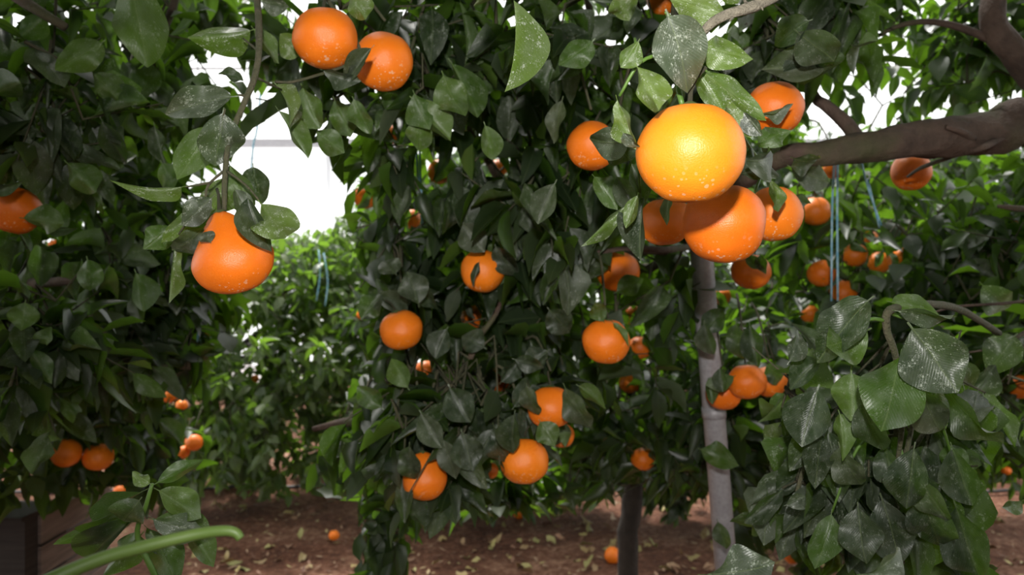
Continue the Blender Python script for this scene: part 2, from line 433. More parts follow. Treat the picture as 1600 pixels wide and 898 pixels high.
for s in range(3): FM[('s', s)] = fruit_mesh(20, 14, [.94, .97, .91][s], 0, .06, .04, s+9)
FM[('neck', 0)] = fruit_mesh(48, 32, .84, .46, .0, .05, 20)
FM[('neck', 1)] = fruit_mesh(48, 32, .94, .30, .02, .03, 21)
for kf, m in FM.items(): m.materials.append(M_peelbig if kf[0] == 'big' else M_peel)
mb = MB(); vs = [(0, 0, .0)]; n = 20
for i in range(n):
    t = 2*pi*i/n; r = .20+.07*cos(5*t); vs.append((r*cos(t), r*sin(t), -.025*(1+.6*cos(5*t))))
for i in range(n):
    t = 2*pi*i/n; r = .07; vs.append((r*cos(t), r*sin(t), .05))
fs = [(1+i, 1+(i+1) % n, 1+n+(i+1) % n, 1+n+i) for i in range(n)]+[tuple(1+n+i for i in range(n))]
mb.add(vs, fs); CALYX = mb.mesh('calyx'); CALYX.materials.append(M_calyx)
mb = MB(); mb.tube([(0, 0, 0), (.03, .04, .2), (.04, .16, .42), (-.02, .34, .6)], [.055, .045, .04, .04], 7); STEM = mb.mesh('stem'); STEM.materials.append(M_twig)

# px, py, apparent diameter, distance, mesh, tree, label
near, left, centre, right, back = 'near', 'left', 'centre', 'right', 'back'
G = {'near': 'oranges on the nearest branches', 'left': 'oranges on the dark left tree', 'centre': 'oranges on the middle tree',
     'right': 'oranges on the right-hand tree', 'back': 'small oranges on trees further off', 'ground': 'fallen oranges on the soil'}
FR = [
 (1079, 239, 168, .67, ('big', 0), near, 'largest and brightest yellow-orange fruit, hanging in front of all the others'),
 (1131, 349, 129, .85, ('n', 1), near, 'large orange touching the underside of the biggest fruit, crossed by its curved shadow'),
 (1209, 334, 88, 1.02, ('n', 3), near, 'orange with a narrow leaf across it, tucked beside the second largest fruit'),
 (1040, 346, 84, 1.0, ('n', 4), near, 'shaded orange half hidden between the largest fruit and hanging dark leaves'),
 (1210, 170, 90, 1.10, ('n', 0), near, 'orange crossed by a thin leaf, behind the upper side of the largest fruit'),
 (925, 228, 80, 1.22, ('n', 2), near, 'orange with a dark pointed leaf in front, level with the largest fruit'),
 (508, 60, 101, 1.03, ('n', 0), near, 'smooth round orange, higher of the touching pair near the top edge'),
 (599, 96, 92, 1.14, ('n', 3), near, 'orange with twigs and a leaf across it, lower of the pair near the top edge'),
 (365, 402, 121, .88, ('neck', 0), near, 'necked pear-shaped orange hanging alone from the leafy spray beside the white gap'),
 (24, 328, 78, 1.35, ('n', 2), left, 'orange cut by the left edge of the photo, leaf beneath it'),
 (754, 423, 70, 1.50, ('n', 1), centre, 'orange with a dark curled leaflet lying across its middle'),
 (627, 515, 68, 1.52, ('n', 0), centre, 'evenly lit round orange hanging alone under a folded grey leaf tuft'),
 (947, 533, 75, 1.40, ('n', 2), centre, 'bright orange with a fine stem loop on top, in the middle tree'),
 (966, 424, 66, 1.60, ('n', 3), centre, 'orange with a green leaf over its lower half, below the horizontal twig'),
 (989, 492, 35, 2.35, ('s', 0), back, 'small orange just above and behind the bright looped-stem orange'),
 (1000, 543, 38, 2.30, ('s', 1), back, 'small dull orange just beside and behind the bright looped-stem orange'),
 (739, 494, 42, 2.20, ('s', 2), back, 'small orange with a thin leaf over it, below the fruit with the curled leaflet'),
 (1173, 424, 62, 1.62, ('n', 4), right, 'orange partly in shadow with a grey leaf, just beside the steel post top'),
 (1167, 596, 60, 1.60, ('n', 0), right, 'front orange of the cluster of three beside the steel post'),
 (1131, 613, 57, 1.66, ('n', 1), right, 'orange overlapping the steel post in the cluster of three'),
 (1203, 596, 52, 1.72, ('n', 2), right, 'orange of the cluster of three that is farthest from the steel post'),
 (861, 636, 74, 1.40, ('n', 4), centre, 'orange framed by two long hanging leaves, topmost of the low stack'),
 (878, 680, 40, 1.62, ('s', 1), centre, 'small orange peeping out under the orange framed by hanging leaves'),
 (819, 720, 78, 1.40, ('n', 0), centre, 'orange half covered by leaves, lowest of the low stack'),
 (664, 748, 70, 1.42, ('neck', 1), centre, 'teardrop orange behind dark leaves, lowest large fruit of the middle tree'),
 (1005, 717, 38, 2.35, ('s', 0), back, 'lone small orange over the dark tree trunk'),
 (1284, 427, 44, 2.25, ('s', 1), right, 'oval orange beside the long pale twine under the thick limb'),
 (1265, 490, 30, 2.70, ('s', 2), back, 'small orange just above the big dark leaf of the low leafy shoot'),
 (1274, 330, 48, 2.20, ('s', 0), right, 'orange just behind the leaf-crossed fruit, near the long twine top'),
 (1424, 268, 60, 1.78, ('n', 3), right, 'red-orange fruit crossed by a thin twig under the thick limb'),
 (1335, 398, 40, 2.40, ('s', 2), right, 'orange behind the long pale twine, highest of the row there'),
 (1318, 458, 44, 2.40, ('s', 1), right, 'orange at the lower end of the long pale twine'),
 (1374, 410, 36, 2.50, ('s', 0), right, 'orange next in the row beyond the long pale twine'),
 (1410, 400, 28, 2.60, ('s', 1), right, 'last small orange of the row beyond the long pale twine'),
 (1305, 262, 38, 2.10, ('s', 2), right, 'orange peeping out directly under the thick limb'),
 (1360, 372, 24, 2.8, ('s', 0), right, 'tiny red-orange fruit above the row beyond the long pale twine'),
 (1540, 412, 16, 3.4, ('s', 1), right, 'tiny orange fruit deep in grey leaves beyond the thick limb'),
 (620, 210, 34, 2.10, ('s', 0), centre, 'small orange under a leaf, just below the touching pair'),
 (688, 268, 40, 2.10, ('s', 1), centre, 'small orange beside the short blue twine'),
 (732, 207, 32, 2.20, ('s', 2), centre, 'small orange striped by thin twigs, higher than the short blue twine'),
 (571, 308, 38, 2.10, ('s', 1), centre, 'orange peeping out beside the open white gap'),
 (642, 342, 32, 2.30, ('s', 0), centre, 'small orange at the lower end of the short blue twine'),
 (779, 262, 30, 2.3, ('s', 2), centre, 'small dull orange hidden in leaves over the curled-leaflet fruit'),
 (84, 382, 16, 4.0, ('s', 0), left, 'tiny lower orange of the speck pair below the edge-cut fruit'),
 (101, 369, 17, 4.0, ('s', 1), left, 'tiny upper orange of the speck pair below the edge-cut fruit'),
 (103, 707, 46, 2.05, ('s', 1), left, 'dim orange in deep shade, larger of the dark pair low down'),
 (153, 714, 46, 2.10, ('s', 2), left, 'dim flattened orange in deep shade beside the larger dark one'),
 (113, 794, 30, 2.60, ('s', 0), left, 'small orange just above the weathered crate boards'),
 (303, 691, 27, 3.0, ('s', 1), left, 'small bright orange, upper of the pair above the low leafy shoot'),
 (286, 706, 21, 3.0, ('s', 0), left, 'small bright orange, lower of the pair above the low leafy shoot'),
 (266, 617, 26, 3.0, ('s', 2), left, 'small orange hanging under dark leaves at the edge of the shaded tree'),
 (284, 633, 18, 3.1, ('s', 0), left, 'tiny red-orange fruit touching the one at the shaded tree edge'),
 (187, 767, 19, 3.2, ('s', 1), left, 'tiny orange sliver right behind the low leafy shoot'),
 (985, 597, 36, 2.40, ('s', 2), back, 'orange mostly hidden by leaves below the bright looped-stem fruit'),
 (664, 578, 32, 2.3, ('s', 0), back, 'orange mostly hidden by leaves below the lone evenly lit fruit'),
 (780, 592, 42, 2.0, ('s', 1), back, 'orange behind leaf edges between the curled-leaflet fruit and the low stack'),
 (1592, 604, 40, 1.9, ('s', 1), right, 'orange cut by the right edge beside the low leafy shoot'),
 (1530, 525, 20, 3.0, ('s', 0), right, 'tiny orange right behind the broad grey leaf of the low shoot'),
 (1586, 355, 22, 2.9, ('s', 2), right, 'small orange near the right edge under the thick limb'),
 (1035, 0, 50, 1.55, ('n', 1), centre, 'orange cut by the top edge over the grey pointed leaf'),
 (1128, 463, 28, 2.4, ('s', 1), back, 'small orange half behind the steel post'),
 (765, 735, 28, 1.9, ('s', 0), centre, 'dim small orange in shade between the teardrop fruit and the low stack'),
 (1270, 567, 16, 3.6, ('s', 2), back, 'tiny orange speck beside the light green leaf of the low shoot'),
 (322, 521, 14, 4.4, ('s', 0), back, 'tiny orange speck beside the tangled blue twine'),
 (398, 592, 13, 4.6, ('s', 1), back, 'tiny orange speck in the pale sunlit tree across the aisle'),
 (565, 492, 16, 4.0, ('s', 2), back, 'small orange where the pale tree meets the middle tree'),
 (1468, 580, 22, 2.6, ('s', 0), right, 'orange sliver behind the hanging leaves of the low shoot'),
 (1238, 868, 26, 2.5, ('s', 1), right, 'dim orange low down beside the smooth bottom leaf'),
 (1572, 735, 15, 4.0, ('s', 2), back, 'tiny orange over the bare soil near the right edge'),
 (522, 836, 17, 3.88, ('s', 0), 'ground', 'tiny dim orange lying on the open soil under the white gap'),
]
for (x, y, d, Y, k_, tr, lab) in FR:
    zones_c.append((x, y, d*.5*(.9 if d > 50 else .88), Y-.02))
FRUITS = {'near': [], 'left': [], 'centre': [], 'right': [], 'back': [], 'ground': []}
for i, (x, y, d, Y, k_, tr, lab) in enumerate(FR):
    me = FM[k_]; r = d/2/FPX*Y
    o = link('orange', me, None, None, P(x, y, Y))
    if k_ == ('neck', 0): r *= 1.02; o.location.z -= .004
    o.scale = (r, r, r*1.0)
    rx, ry = R.uniform(-.25, .25), R.uniform(-.25, .25)
    if k_[0] == 'big': rx, ry = -.05, .1
    if k_ == ('neck', 0): rx, ry = .05, -.26
    if k_ == ('neck', 1): rx, ry = 0, -.1
    o.rotation_euler = (rx, ry, R.uniform(0, 6))
    if k_[0] in ('neck',): o.rotation_euler.z = 0
    tag(o, lab, 'orange', G[tr])
    zt = {('neck', 0): 1.28, ('neck', 1): 1.22}.get(k_, .89 if k_[0] != 's' else .88)
    c = link('calyx', CALYX, None, o, (0, 0, zt)); s = link('stem', STEM, None, o, (0, 0, zt+.03))
    FRUITS[tr].append((o, r, Y))

# ------------------------------------------------------------------ foliage generator
def blob(px, py, Y, rx, ry, rY): 
    return (np.array(P(px, py, Y)), np.array((rx/FPX*Y, rY, ry/FPX*Y)))
def grow(tree, skel, blobs, n_shoots, L=(.075, .115), seed=1, nobj=300, shell=3.0, ymin=1.0, mass_name='foliage', twigs=True, leaves_per=(6, 10), droop=(.1, .9), face_cam=.35, wr=(.42, .56), keep=None, twig_mat=None, thin=.0022, fruits=(), avoid_view=False, pale=False):
    rr = np.random.default_rng(seed); pr = random.Random(seed)
    vol = np.array([b[1].prod()**.5 for b in blobs]); vol /= vol.sum()
    cnt = rr.multinomial(n_shoots, vol)
    base, tip, wid, nh, par = [], [], [], [], []
    shoots = []
    for (c, r), m in zip(blobs, cnt):
        d = rr.normal(size=(m, 3)); d /= np.linalg.norm(d, axis=1)[:, None]
        q = rr.random(m)**(1/shell)
        for p, dd in zip(c+d*q[:, None]*r, d): shoots.append((Vector(p), Vector(dd)))
    sid = 0; kept_shoot = []
    for (p, dd) in shoots:
        if p.y < ymin or p.z < .12: continue
        sd = (dd*.7+Vector((pr.gauss(0, .5), pr.gauss(0, .5), pr.gauss(-.15, .5)))).normalized()
        ln = pr.uniform(.08, .2)*(L[1]/.115); nlv = pr.randint(*leaves_per)
        a0 = pr.random()*6.28
        e1 = sd.cross(Vector((0, 0, 1)))
        e1 = e1.normalized() if e1.length > 1e-3 else Vector((1, 0, 0)); e2 = sd.cross(e1)
        for i in range(nlv):
            f = (i+.5)/nlv; a = a0+i*2.4
            rad = e1*cos(a)+e2*sin(a)
            b = p+sd*(ln*(f-.5))
            dr = pr.uniform(*droop)
            ld = (rad*.9+sd*(.35+.5*f)+Vector((0, 0, -dr))).normalized()
            l = pr.uniform(*L)*(1-.25*f*pr.random())
            nn = (Vector((0, 0, 1))*.6+rad*.3+dd*.4+(Vector((0, -1, .1)))*face_cam*pr.choice((1, 1, -.3))+Vector((pr.gauss(0, .35), pr.gauss(0, .35), pr.gauss(0, .35))))
            base.append(b); tip.append(b+ld*l); wid.append(l*pr.uniform(*wr)); nh.append(nn); par.append(sid)
        kept_shoot.append((p-sd*ln*.5, p+sd*ln*.5)); sid += 1
    B = np.array([tuple(v) for v in base]); T = np.array([tuple(v) for v in tip]); W = np.array(wid); N = np.array([tuple(v) for v in nh]); S = np.array(par)
    D = T-B; Ln = np.linalg.norm(D, axis=1); y = D/Ln[:, None]
    x = np.cross(y, N); x /= np.maximum(np.linalg.norm(x, axis=1), 1e-6)[:, None]; z = np.cross(x, y)
    bad = (B[:, 1] < ymin) & False
    for f in (.05, .3, .55, .8, 1.0): bad |= blocked(B+D*f)
    for sg in (-.45, .45): bad |= blocked(B+D*.4+x*(W*sg)[:, None])
    bad |= (B[:, 2] < .06) | (T[:, 2] < .03) | (np.minimum(B[:, 1], T[:, 1]) < ymin-.1)
    if avoid_view:
        ap, bp, cp = proj(B+D*.5); bad |= (cp > -.25) & (cp < 1.3) & (np.abs(B[:, 0]+D[:, 0]*.5) < np.maximum(cp, 0)*.75+.30) & (B[:, 2]-CAM.z < np.maximum(cp, 0)*.45+.40)
    ok = ~bad
    B, T, D, W, S, x, y, z, Ln = [a[ok] for a in (B, T, D, W, S, x, y, z, Ln)]
    M = np.zeros((len(B), 3, 4)); M[:, :, 0] = x*W[:, None]; M[:, :, 1] = y*Ln[:, None]; M[:, :, 2] = z*Ln[:, None]; M[:, :, 3] = B-np.array(tree.location)
    px, py, Y = proj(B+D*.5)
    vis = (px > -60) & (px < 1660) & (py > -60) & (py < 960) & (Y > .2)
    score = np.where(vis, Ln*np.sqrt(np.abs((z*((B-np.array(CAM))/np.linalg.norm(B-np.array(CAM), axis=1)[:, None])).sum(1))+.2)/np.maximum(Y, .2), 0)
    order = np.argsort(-score); objs = order[:nobj][score[order[:nobj]] > 0]
    rest = np.setdiff1d(np.arange(len(B)), objs)
    for i in objs:
        m4 = Matrix([list(M[i, 0]), list(M[i, 1]), list(M[i, 2]), [0, 0, 0, 1]])
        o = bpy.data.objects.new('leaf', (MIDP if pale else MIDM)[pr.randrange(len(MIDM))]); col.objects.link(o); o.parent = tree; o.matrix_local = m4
    if len(rest):
        Vs, Fs, Us, Ts = [], [], [], []; off = 0
        var = rr.integers(0, len(LOW), len(rest)); tin = rr.random(len(rest))
        for v in range(len(LOW)):
            idx = rest[var == v]
            if not len(idx): continue
            V, F, U = LOW[v]
            VV = np.einsum('nij,vj->nvi', M[idx][:, :, :3], V)+M[idx][:, None, :, 3]
            FF = (F[None]+(np.arange(len(idx))*len(V))[:, None, None]+off)
            Vs.append(VV.reshape(-1, 3)); Fs.append(FF.reshape(-1, 3)); Us.append(np.tile(U, (len(idx), 1))); Ts.append(np.repeat(tin[var == v], len(V)))
            off += len(idx)*len(V)
        me = to_mesh(mass_name, np.concatenate(Vs), np.concatenate(Fs), np.concatenate(Us), np.concatenate(Ts))
        o = link(mass_name, me, M_daylits if pale else M_leafs, tree); o['kind'] = 'stuff'
    # twigs: each shoot joins the nearest wood already there
    if twigs:
        wood_pts = [Vector(q) for pl in skel for q in pl]
        W_ = np.array([tuple(q) for q in wood_pts])
        alive = set(S.tolist())
        todo = [(s, e) for i, (s, e) in enumerate(kept_shoot) if i in alive]
        starts = np.array([tuple(s) for s, e in todo]) if todo else np.zeros((0, 3))
        if len(todo):
            dmin = np.array([np.min(((W_-s)**2).sum(1)) for s in starts]); oi = np.argsort(dmin)
            mbt = MB()
            for q in oi:
                s, e = todo[q]
                dd2 = ((W_-np.array(s))**2).sum(1); j = int(dd2.argmin()); w = Vector(W_[j])
                mid = (w+s)*.5+Vector((pr.gauss(0, .02), pr.gauss(0, .02), .03+pr.random()*.03))
                pts = [w, mid, s, e]
                chk = np.array([tuple(w.lerp(mid, .5)), tuple(mid), tuple(mid.lerp(s, .5)), tuple(s), tuple(s.lerp(e, .5)), tuple(e)])
                if blocked(chk).any(): continue
                mbt.tube(pts, [thin*1.6, thin*1.3, thin, thin*.6], 4, cap=False)
                W_ = np.vstack([W_, np.array([tuple(mid), tuple(s), tuple(e)])])
            if mbt.v:
                o = mbt.build('twigs', twig_mat or M_twig, tree); o['kind'] = 'stuff'
            # fruit stalks
            for (fo_, r, Yf) in fruits:
                top = fo_.location+Vector((0, .34*r, 1.5*r))
                a = np.array(top+Vector((0, .06, .10)))
                dd2 = ((W_-a)**2).sum(1)+np.where(W_[:, 2] < top.z, .02, 0); j = int(dd2.argmin()); w = Vector(W_[j])
                if (w-top).length > .22: w = top+Vector((pr.gauss(0, .03), .05+pr.random()*.06, .07+pr.random()*.05))
                mbs = MB(); mid = (top+w)*.5+Vector((0, .01, .03))
                pa = smooth_path([top, mid, w], 3)
                mbs.tube(pa, taper(len(pa), .0020, .0032), 5); mbs.build('fruit_stalk', M_twig, tree)
    return len(objs), len(rest)
def wood_part(tree, name, pts, r0, r1, mat=M_bark, n=12, sub=5, knob=.25):
    p = smooth_path(pts, sub); mbw = MB(); mbw.tube(p, taper(len(p), r0, r1), n, knob)
    mbw.build(name, mat, tree); return p

# ------------------------------------------------------------------ setting: soil, greenhouse frame and film
nx = 150; X0, X1, Y0_, Y1_ = -9, 9, -5, 13
xs = np.linspace(X0, X1, nx); ys = np.linspace(0, 1, nx)
vs = []
for j in range(nx):
    yy = Y0_+(Y1_-Y0_)*j/(nx-1)
    for i in range(nx):
        x_ = xs[i]; z_ = .05*noise.noise(Vector((x_*.8, yy*.8, 0)))+.02*noise.noise(Vector((x_*4, yy*4, 3)))
        z_ += .10*math.exp(-((yy-5.1)/.35)**2)
        vs.append((x_, yy, z_))
fs = [(j*nx+i, j*nx+i+1, (j+1)*nx+i+1, (j+1)*nx+i) for j in range(nx-1) for i in range(nx-1)]
mb = MB(); mb.add(vs, fs); g = mb.build('floor', M_soil); g['kind'] = 'structure'
def gz(x, y): return .05*noise.noise(Vector((x*.8, y*.8, 0)))+.02*noise.noise(Vector((x*4, y*4, 3)))+.10*math.exp(-((y-5.1)/.35)**2)

WY = 10.5
mb = MB(); mb.add([(-9, WY, 0), (9, WY, 0), (9, WY, 3.05), (-9, WY, 3.05)], [(0, 1, 2, 3)])
o = mb.build('wall_back', M_film); o.location.y -= .26; o['kind'] = 'structure'
def ztop(py, Y): return CAM.z-(py-449)/FPX*Y
fr = empty('trim_1', (0, WY, 0)); fr['kind'] = 'structure'
mb = MB(); zg = ztop(224, WY-.1); mb.box((-9, WY-.16, zg-.05), (9, WY-.02, zg+.05)); mb.build('gutter', M_steel, fr, False)
for py in (247, 306): 
    z_ = ztop(py, WY-.06); mb = MB(); mb.tube([(-9, WY-.06, z_), (9, WY-.06, z_)], .008, 6); mb.build('film_wire', M_steel, fr)
for i in range(-4, 5):
    xp = (516-800)/FPX*WY + i*2.1
    mb = MB(); mb.tube([(xp, WY-.1, -.1), (xp, WY-.1, zg)], .035, 8); mb.build('post', M_steel, fr)
rf = empty('trim_2', (0, 4, 3.3)); rf['kind'] = 'structure'
for (yy, zz) in ((3.2, 3.35), (5.6, 3.75), (8.0, 3.45)):
    mb = MB(); mb.tube([(-9, yy, zz), (9, yy, zz)], .013, 8); mb.build('purlin', M_steel, rf)
for i in range(-3, 4):
    xp = i*2.1-.3; pts = [(xp, 0.4+t*1.0, 2.95+1.0*sin(pi*t/10.1)) for t in np.linspace(0, 10.1, 13)]
    mb = MB(); mb.tube(pts, .010, 6); mb.build('hoop', M_steel, rf)
# leaning support post
PT, PB = P(1091, 330, 1.72), P(1140, 960, 1.80)
dirp = (PB-PT); PB2 = PT+dirp*((PT.z+.05)/(PT.z-PB.z))
PTT = PT-dirp*1.2
t = empty('support_post', PB2); t.location.z = 0
mb = MB(); mb.tube([PB2, PT, PTT], .0245, 24); mb.build('tube', M_steel, t)
mb = MB(); q = PT.lerp(PB2, .30); dn = (PB2-PT).normalized(); mb.tube([q-dn*.012, q+dn*.012], .0265, 24); mb.build('joint_ring', M_steel, t)
tag(t, 'grey galvanised steel post leaning slightly between the leaves', 'post')

# weathered crate at the lower left
cr = empty('wooden_crate', (-1.35, 2.35, 0))
zt_ = ztop(806, 2.2)
mb = MB(); mb.box((-1.52, 2.16, -.02), (-1.322, 2.36, zt_)); mb.build('corner_post', M_wood2, cr, False)
e0 = Vector((-1.325, 2.22, 0)); e1 = Vector((-1.335, 2.62, 0)); ang = math.atan2(e1.y-e0.y, e1.x-e0.x)
hb = zt_/7
for i in range(7):
    z0 = i*hb; mb = MB(); w = (e1-e0).length; c_ = (e0+e1)/2
    mb.box((c_.x-w/2, c_.y-.012, z0+.004), (c_.x+w/2, c_.y+.012, z0+hb-.004), ang); mb.build('side_board', M_wood, cr, False)
mb = MB(); mb.box((-1.6, 2.14, zt_), (-1.318, 2.30, zt_+.012)); mb.build('top_board', M_wood2, cr, False)
tag(cr, 'weathered wooden board crate standing on the soil beside the low shoot', 'crate')

# irrigation hoses on the soil
for y_, lab in ((4.75, 'black irrigation hose lying across the soil beyond the dark trunk'),):
    pts = [(x_, y_+.05*sin(x_*2.3+y_), gz(x_, y_)+.012) for x_ in np.linspace(-5, 5, 60)]
    mb = MB(); mb.tube(pts, .010, 6); o = mb.build('irrigation_hose', M_hose); tag(o, lab, 'hose')

# ------------------------------------------------------------------ fallen leaves
FLV = [to_mesh('fallen_leaf', *leaf_mesh(5, 2, .25*s-.3, .3, .2, .3, s, petiole=False)) for s in range(4)]
for m in FLV: m.materials.append(M_fallen)
cnt = 0
while cnt < 230:
    py = R.uniform(770, 898); px = R.uniform(250, 1600); Y = CAM.z*FPX/(py-449)
    if Y > 5 or (Y > 3.9 and R.random() < .5): continue
    if px < 800 and R.random() < .45: continue
    p = P(px, py, Y); l = R.uniform(.045, .085)
    M = Matrix.Translation((p.x, p.y, gz(p.x, p.y)+.012)) @ Matrix.Rotation(R.uniform(0, 6.28), 4, 'Z') @ Matrix.Rotation(R.gauss(0, .22), 4, 'X') @ Matrix.Diagonal((l*.5, l, l*R.choice((1, -1)), 1))
    o = link('fallen_leaf', R.choice(FLV)); o.matrix_world = M
    tag(o, 'dry fallen leaf, yellowish to brown, lying on the reddish soil', 'leaf', 'fallen leaves on the soil'); cnt += 1
N_ = 5200; V, F, U = leaf_mesh(2, 2, .2, .3, .1, .2, 3, petiole=False)
xx = NR.uniform(-4.5, 4.5, N_); yy = NR.uniform(2.2, 6.2, N_); aa = NR.uniform(0, 6.28, N_); ll = NR.uniform(.015, .045, N_)
VV = np.zeros((N_, len(V), 3)); ca, sa = np.cos(aa)[:, None], np.sin(aa)[:, None]
lx, ly = V[:, 0][None]*.5*ll[:, None], V[:, 1][None]*ll[:, None]
zb = np.array([gz(a, b) for a, b in zip(xx, yy)])
VV[:, :, 0] = lx*ca-ly*sa+xx[:, None]; VV[:, :, 1] = lx*sa+ly*ca+yy[:, None]
VV[:, :, 2] = zb[:, None]+.008+np.abs(V[:, 2])[None]*ll[:, None]*.5+NR.uniform(-.3, .5, N_)[:, None]*V[:, 1][None]*ll[:, None]
me = to_mesh('leaf_litter', VV.reshape(-1, 3), (F[None]+(np.arange(N_)*len(V))[:, None, None]).reshape(-1, 3), np.tile(U, (N_, 1)), np.repeat(NR.random(N_), len(V)))
o = link('leaf_litter', me, M_litter); tag(o, 'crumbled brown leaf litter strewn over the reddish soil', 'leaf litter', None, 'stuff')
for (px, py, lab) in ((957, 868, 'fallen orange on the soil beside the dark trunk'), (812, 797, 'dim fallen orange on shaded soil under the middle tree')):
    Y = (CAM.z-.04)*FPX/(py-449); p = P(px, py, Y)
    o = link('orange', FM[('s', 1)]); r = .038; o.location = (p.x, p.y, gz(p.x, p.y)+r*.93); o.scale = (r, r, r); o.rotation_euler = (R.uniform(1, 2), .3, 1)
    tag(o, lab, 'orange', G['ground']); link('calyx', CALYX, None, o, (0, 0, .89))

# ------------------------------------------------------------------ near branch with the largest orange
h1 = empty('fruiting_branch', P(1190, 0, .66))
mb = MB(); p = smooth_path([P(1300, -120, .75), P(1235, -30, .68), P(1188, 4, .66), P(1135, 22, .655), P(1108, 38, .66), P(1088, 62, .67)], 5)
mb.tube(p, taper(len(p), .0062, .0034), 10, .5); mb.build('twig', M_gtwig, h1)
for (a, b) in (((1188, 4), (1192, 16)), ((1150, 20), (1140, 33)), ((1168, 8), (1160, -4))):
    mb = MB(); mb.tube([P(a[0], a[1], .66), P(b[0], b[1], .65)], [.0022, .0004], 6); mb.build('thorn', M_gtwig, h1)
mb = MB(); p = smooth_path([P(1088, 60, .67), P(1078, 90, .68), P(1060, 130, .675), P(1066, 165, .67)], 4); mb.tube(p, taper(len(p), .0030, .0024), 8); mb.build('fruit_stalk', M_green, h1)
for pts in ([P(1088, 60, .67), P(1050, 30, .66), P(1040, 18, .655)], [P(1078, 90, .68), P(1040, 85, .69), P(1000, 98, .68), P(968, 150, .69)], [P(1078, 90, .68), P(1100, 108, .68), P(1130, 150, .70)],
            [P(1060, 130, .675), P(1030, 190, .74), P(1000, 240, .80), P(1000, 300, .84)], [P(1130, 150, .70), P(1165, 220, .80), P(1190, 260, .88), P(1180, 300, .86)],
            [P(1088, 60, .67), P(1100, 0, .8), P(1090, -60, .9), P(1120, -120, .95)], [P(1000, 98, .68), P(992, 60, .70)], [P(1135, 22, .655), P(1110, 50, .67)]):
    mb = MB(); p = smooth_path(pts, 4); mb.tube(p, taper(len(p), .0022, .0014), 6); mb.build('twig', M_green, h1)
H = lambda *a, **kw: hero_leaf(h1, *a, **kw)
H((1040, 14), (1087, 140), 100, .615, .0, False, -.15, v=3)           # broad grey pointed leaf
H((1142, 24), (1048, 4), 52, .66, .02, True, .3, v=1)
H((1095, 66), (1152, 98), 62, .655, .02, True, -.35, v=5)
H((1000, 60), (970, 106), 40, .665, .0, True, .4, v=2)
H((992, 98), (1030, 172), 62, .64, -.02, True, .25, v=8)
H((962, 148), (992, 234), 42, .655, .01, True, -.5, v=7)
H((972, 205), (996, 236), 26, .65, .0, False, .3, v=4)
H((1086, 108), (1134, 172), 56, .67, .01, True, .2, v=6)
H((1092, 106), (1190, 188), 56, .665, .03, True, -.3, v=9)
H((1128, 150), (1172, 216), 62, .685, .01, True, .3, v=0)
H((1160, 170), (1192, 212), 28, .69, 0, False, .6, v=2)
H((992, 218), (904, 234), 62, .76, .02, False, -.25, dark=True, v=3)
H((960, 215), (985, 262), 50, .80, .02, False, .5, dark=True, v=1)
H((1158, 250), (1238, 262), 44, .75, .02, False, .35, dark=True, v=5)
H((1150, 275), (1215, 245), 44, .79, .02, False, -.5, dark=True, v=10)
H((1200, 276), (1233, 340), 26, .94, -.02, True, .3, v=11)
H((1180, 178), (1240, 172), 14, 1.02, -.02, False, .9, v=12)
H((990, 310), (904, 384), 36, .82, .02, True, .25, v=13)
H((998, 300), (978, 357), 30, .80, 0, True, -.2, v=2)
H((1010, 298), (982, 404), 40, .84, 0, False, .5, dark=True, v=6)
H((960, 270), (1000, 330), 46, .95, 0, False, .2, dark=True, v=8)
H((985, 250), (1005, 320), 40, .85, 0, False, -.3, dark=True, v=8)
H((1046, 300), (1040, 352), 26, .92, 0, False, .4, dark=True, v=9)
H((1215, 200), (1195, 245), 30, .95, 0, False, .2, dark=True, v=1)
H((1188, 395), (1192, 432), 26, 1.45, 0, False, .2, v=4)
H((1125, 5), (1170, -40), 60, .72, 0, True, .2, v=4); H((1060, -10), (980, -50), 55, .75, 0, True, .2, v=6)
H((960, -8), (985, 30), 60, .95, .02, True, .3, v=7)
H((1270, 30), (1200, 60), 52, .95, .02, False, .4, dark=True, v=3)
H((1240, 45), (1305, 100), 80, .95, .02, False, .2, dark=True, v=9)
H((1262, 60), (1272, 142), 96, 1.0, .02, False, -.3, dark=True, v=10)
H((1300, 105), (1190, 108), 62, 1.02, .0, False, .3, dark=True, v=2)
H((1330, 70), (1366, 96), 60, 1.05, .05, False, .3, dark=True, v=5)
H((1235, 245), (1290, 272), 44, .98, .02, False, .4, dark=True, v=11)
H((1170, 262), (1242, 258), 48, .78, .02, False, .1, dark=True, v=3)
H((1228, 300), (1262, 318), 30, 1.1, .02, False, .3, dark=True, v=8)
H((1180, 225), (1222, 205), 34, .84, .02, True, .3, dark=True, v=1)
H((1230, 258), (1296, 285), 46, 1.05, .02, False, .2, dark=True, v=0)
H((925, 272), (965, 315), 36, .95, .02, True, .3, dark=True, v=5)
H((1075, 130), (1010, 200), 50, .76, .02, False, .4, dark=True, v=10)
H((1110, 110), (1140, 200), 60, .80, .02, False, .2, dark=True, v=12)
H((930, 60), (880, 110), 52, 1.0, .02, True, .3, dark=True, v=3)
H((880, 150), (862, 225), 44, 1.15, .02, False, .5, dark=True, v=9)
H((870, 280), (840, 350), 46, 1.1, .02, False, .3, dark=True, v=2)
tag(h1, 'grey twig and speckled leaves carrying the largest orange, reaching in from above', 'branch')

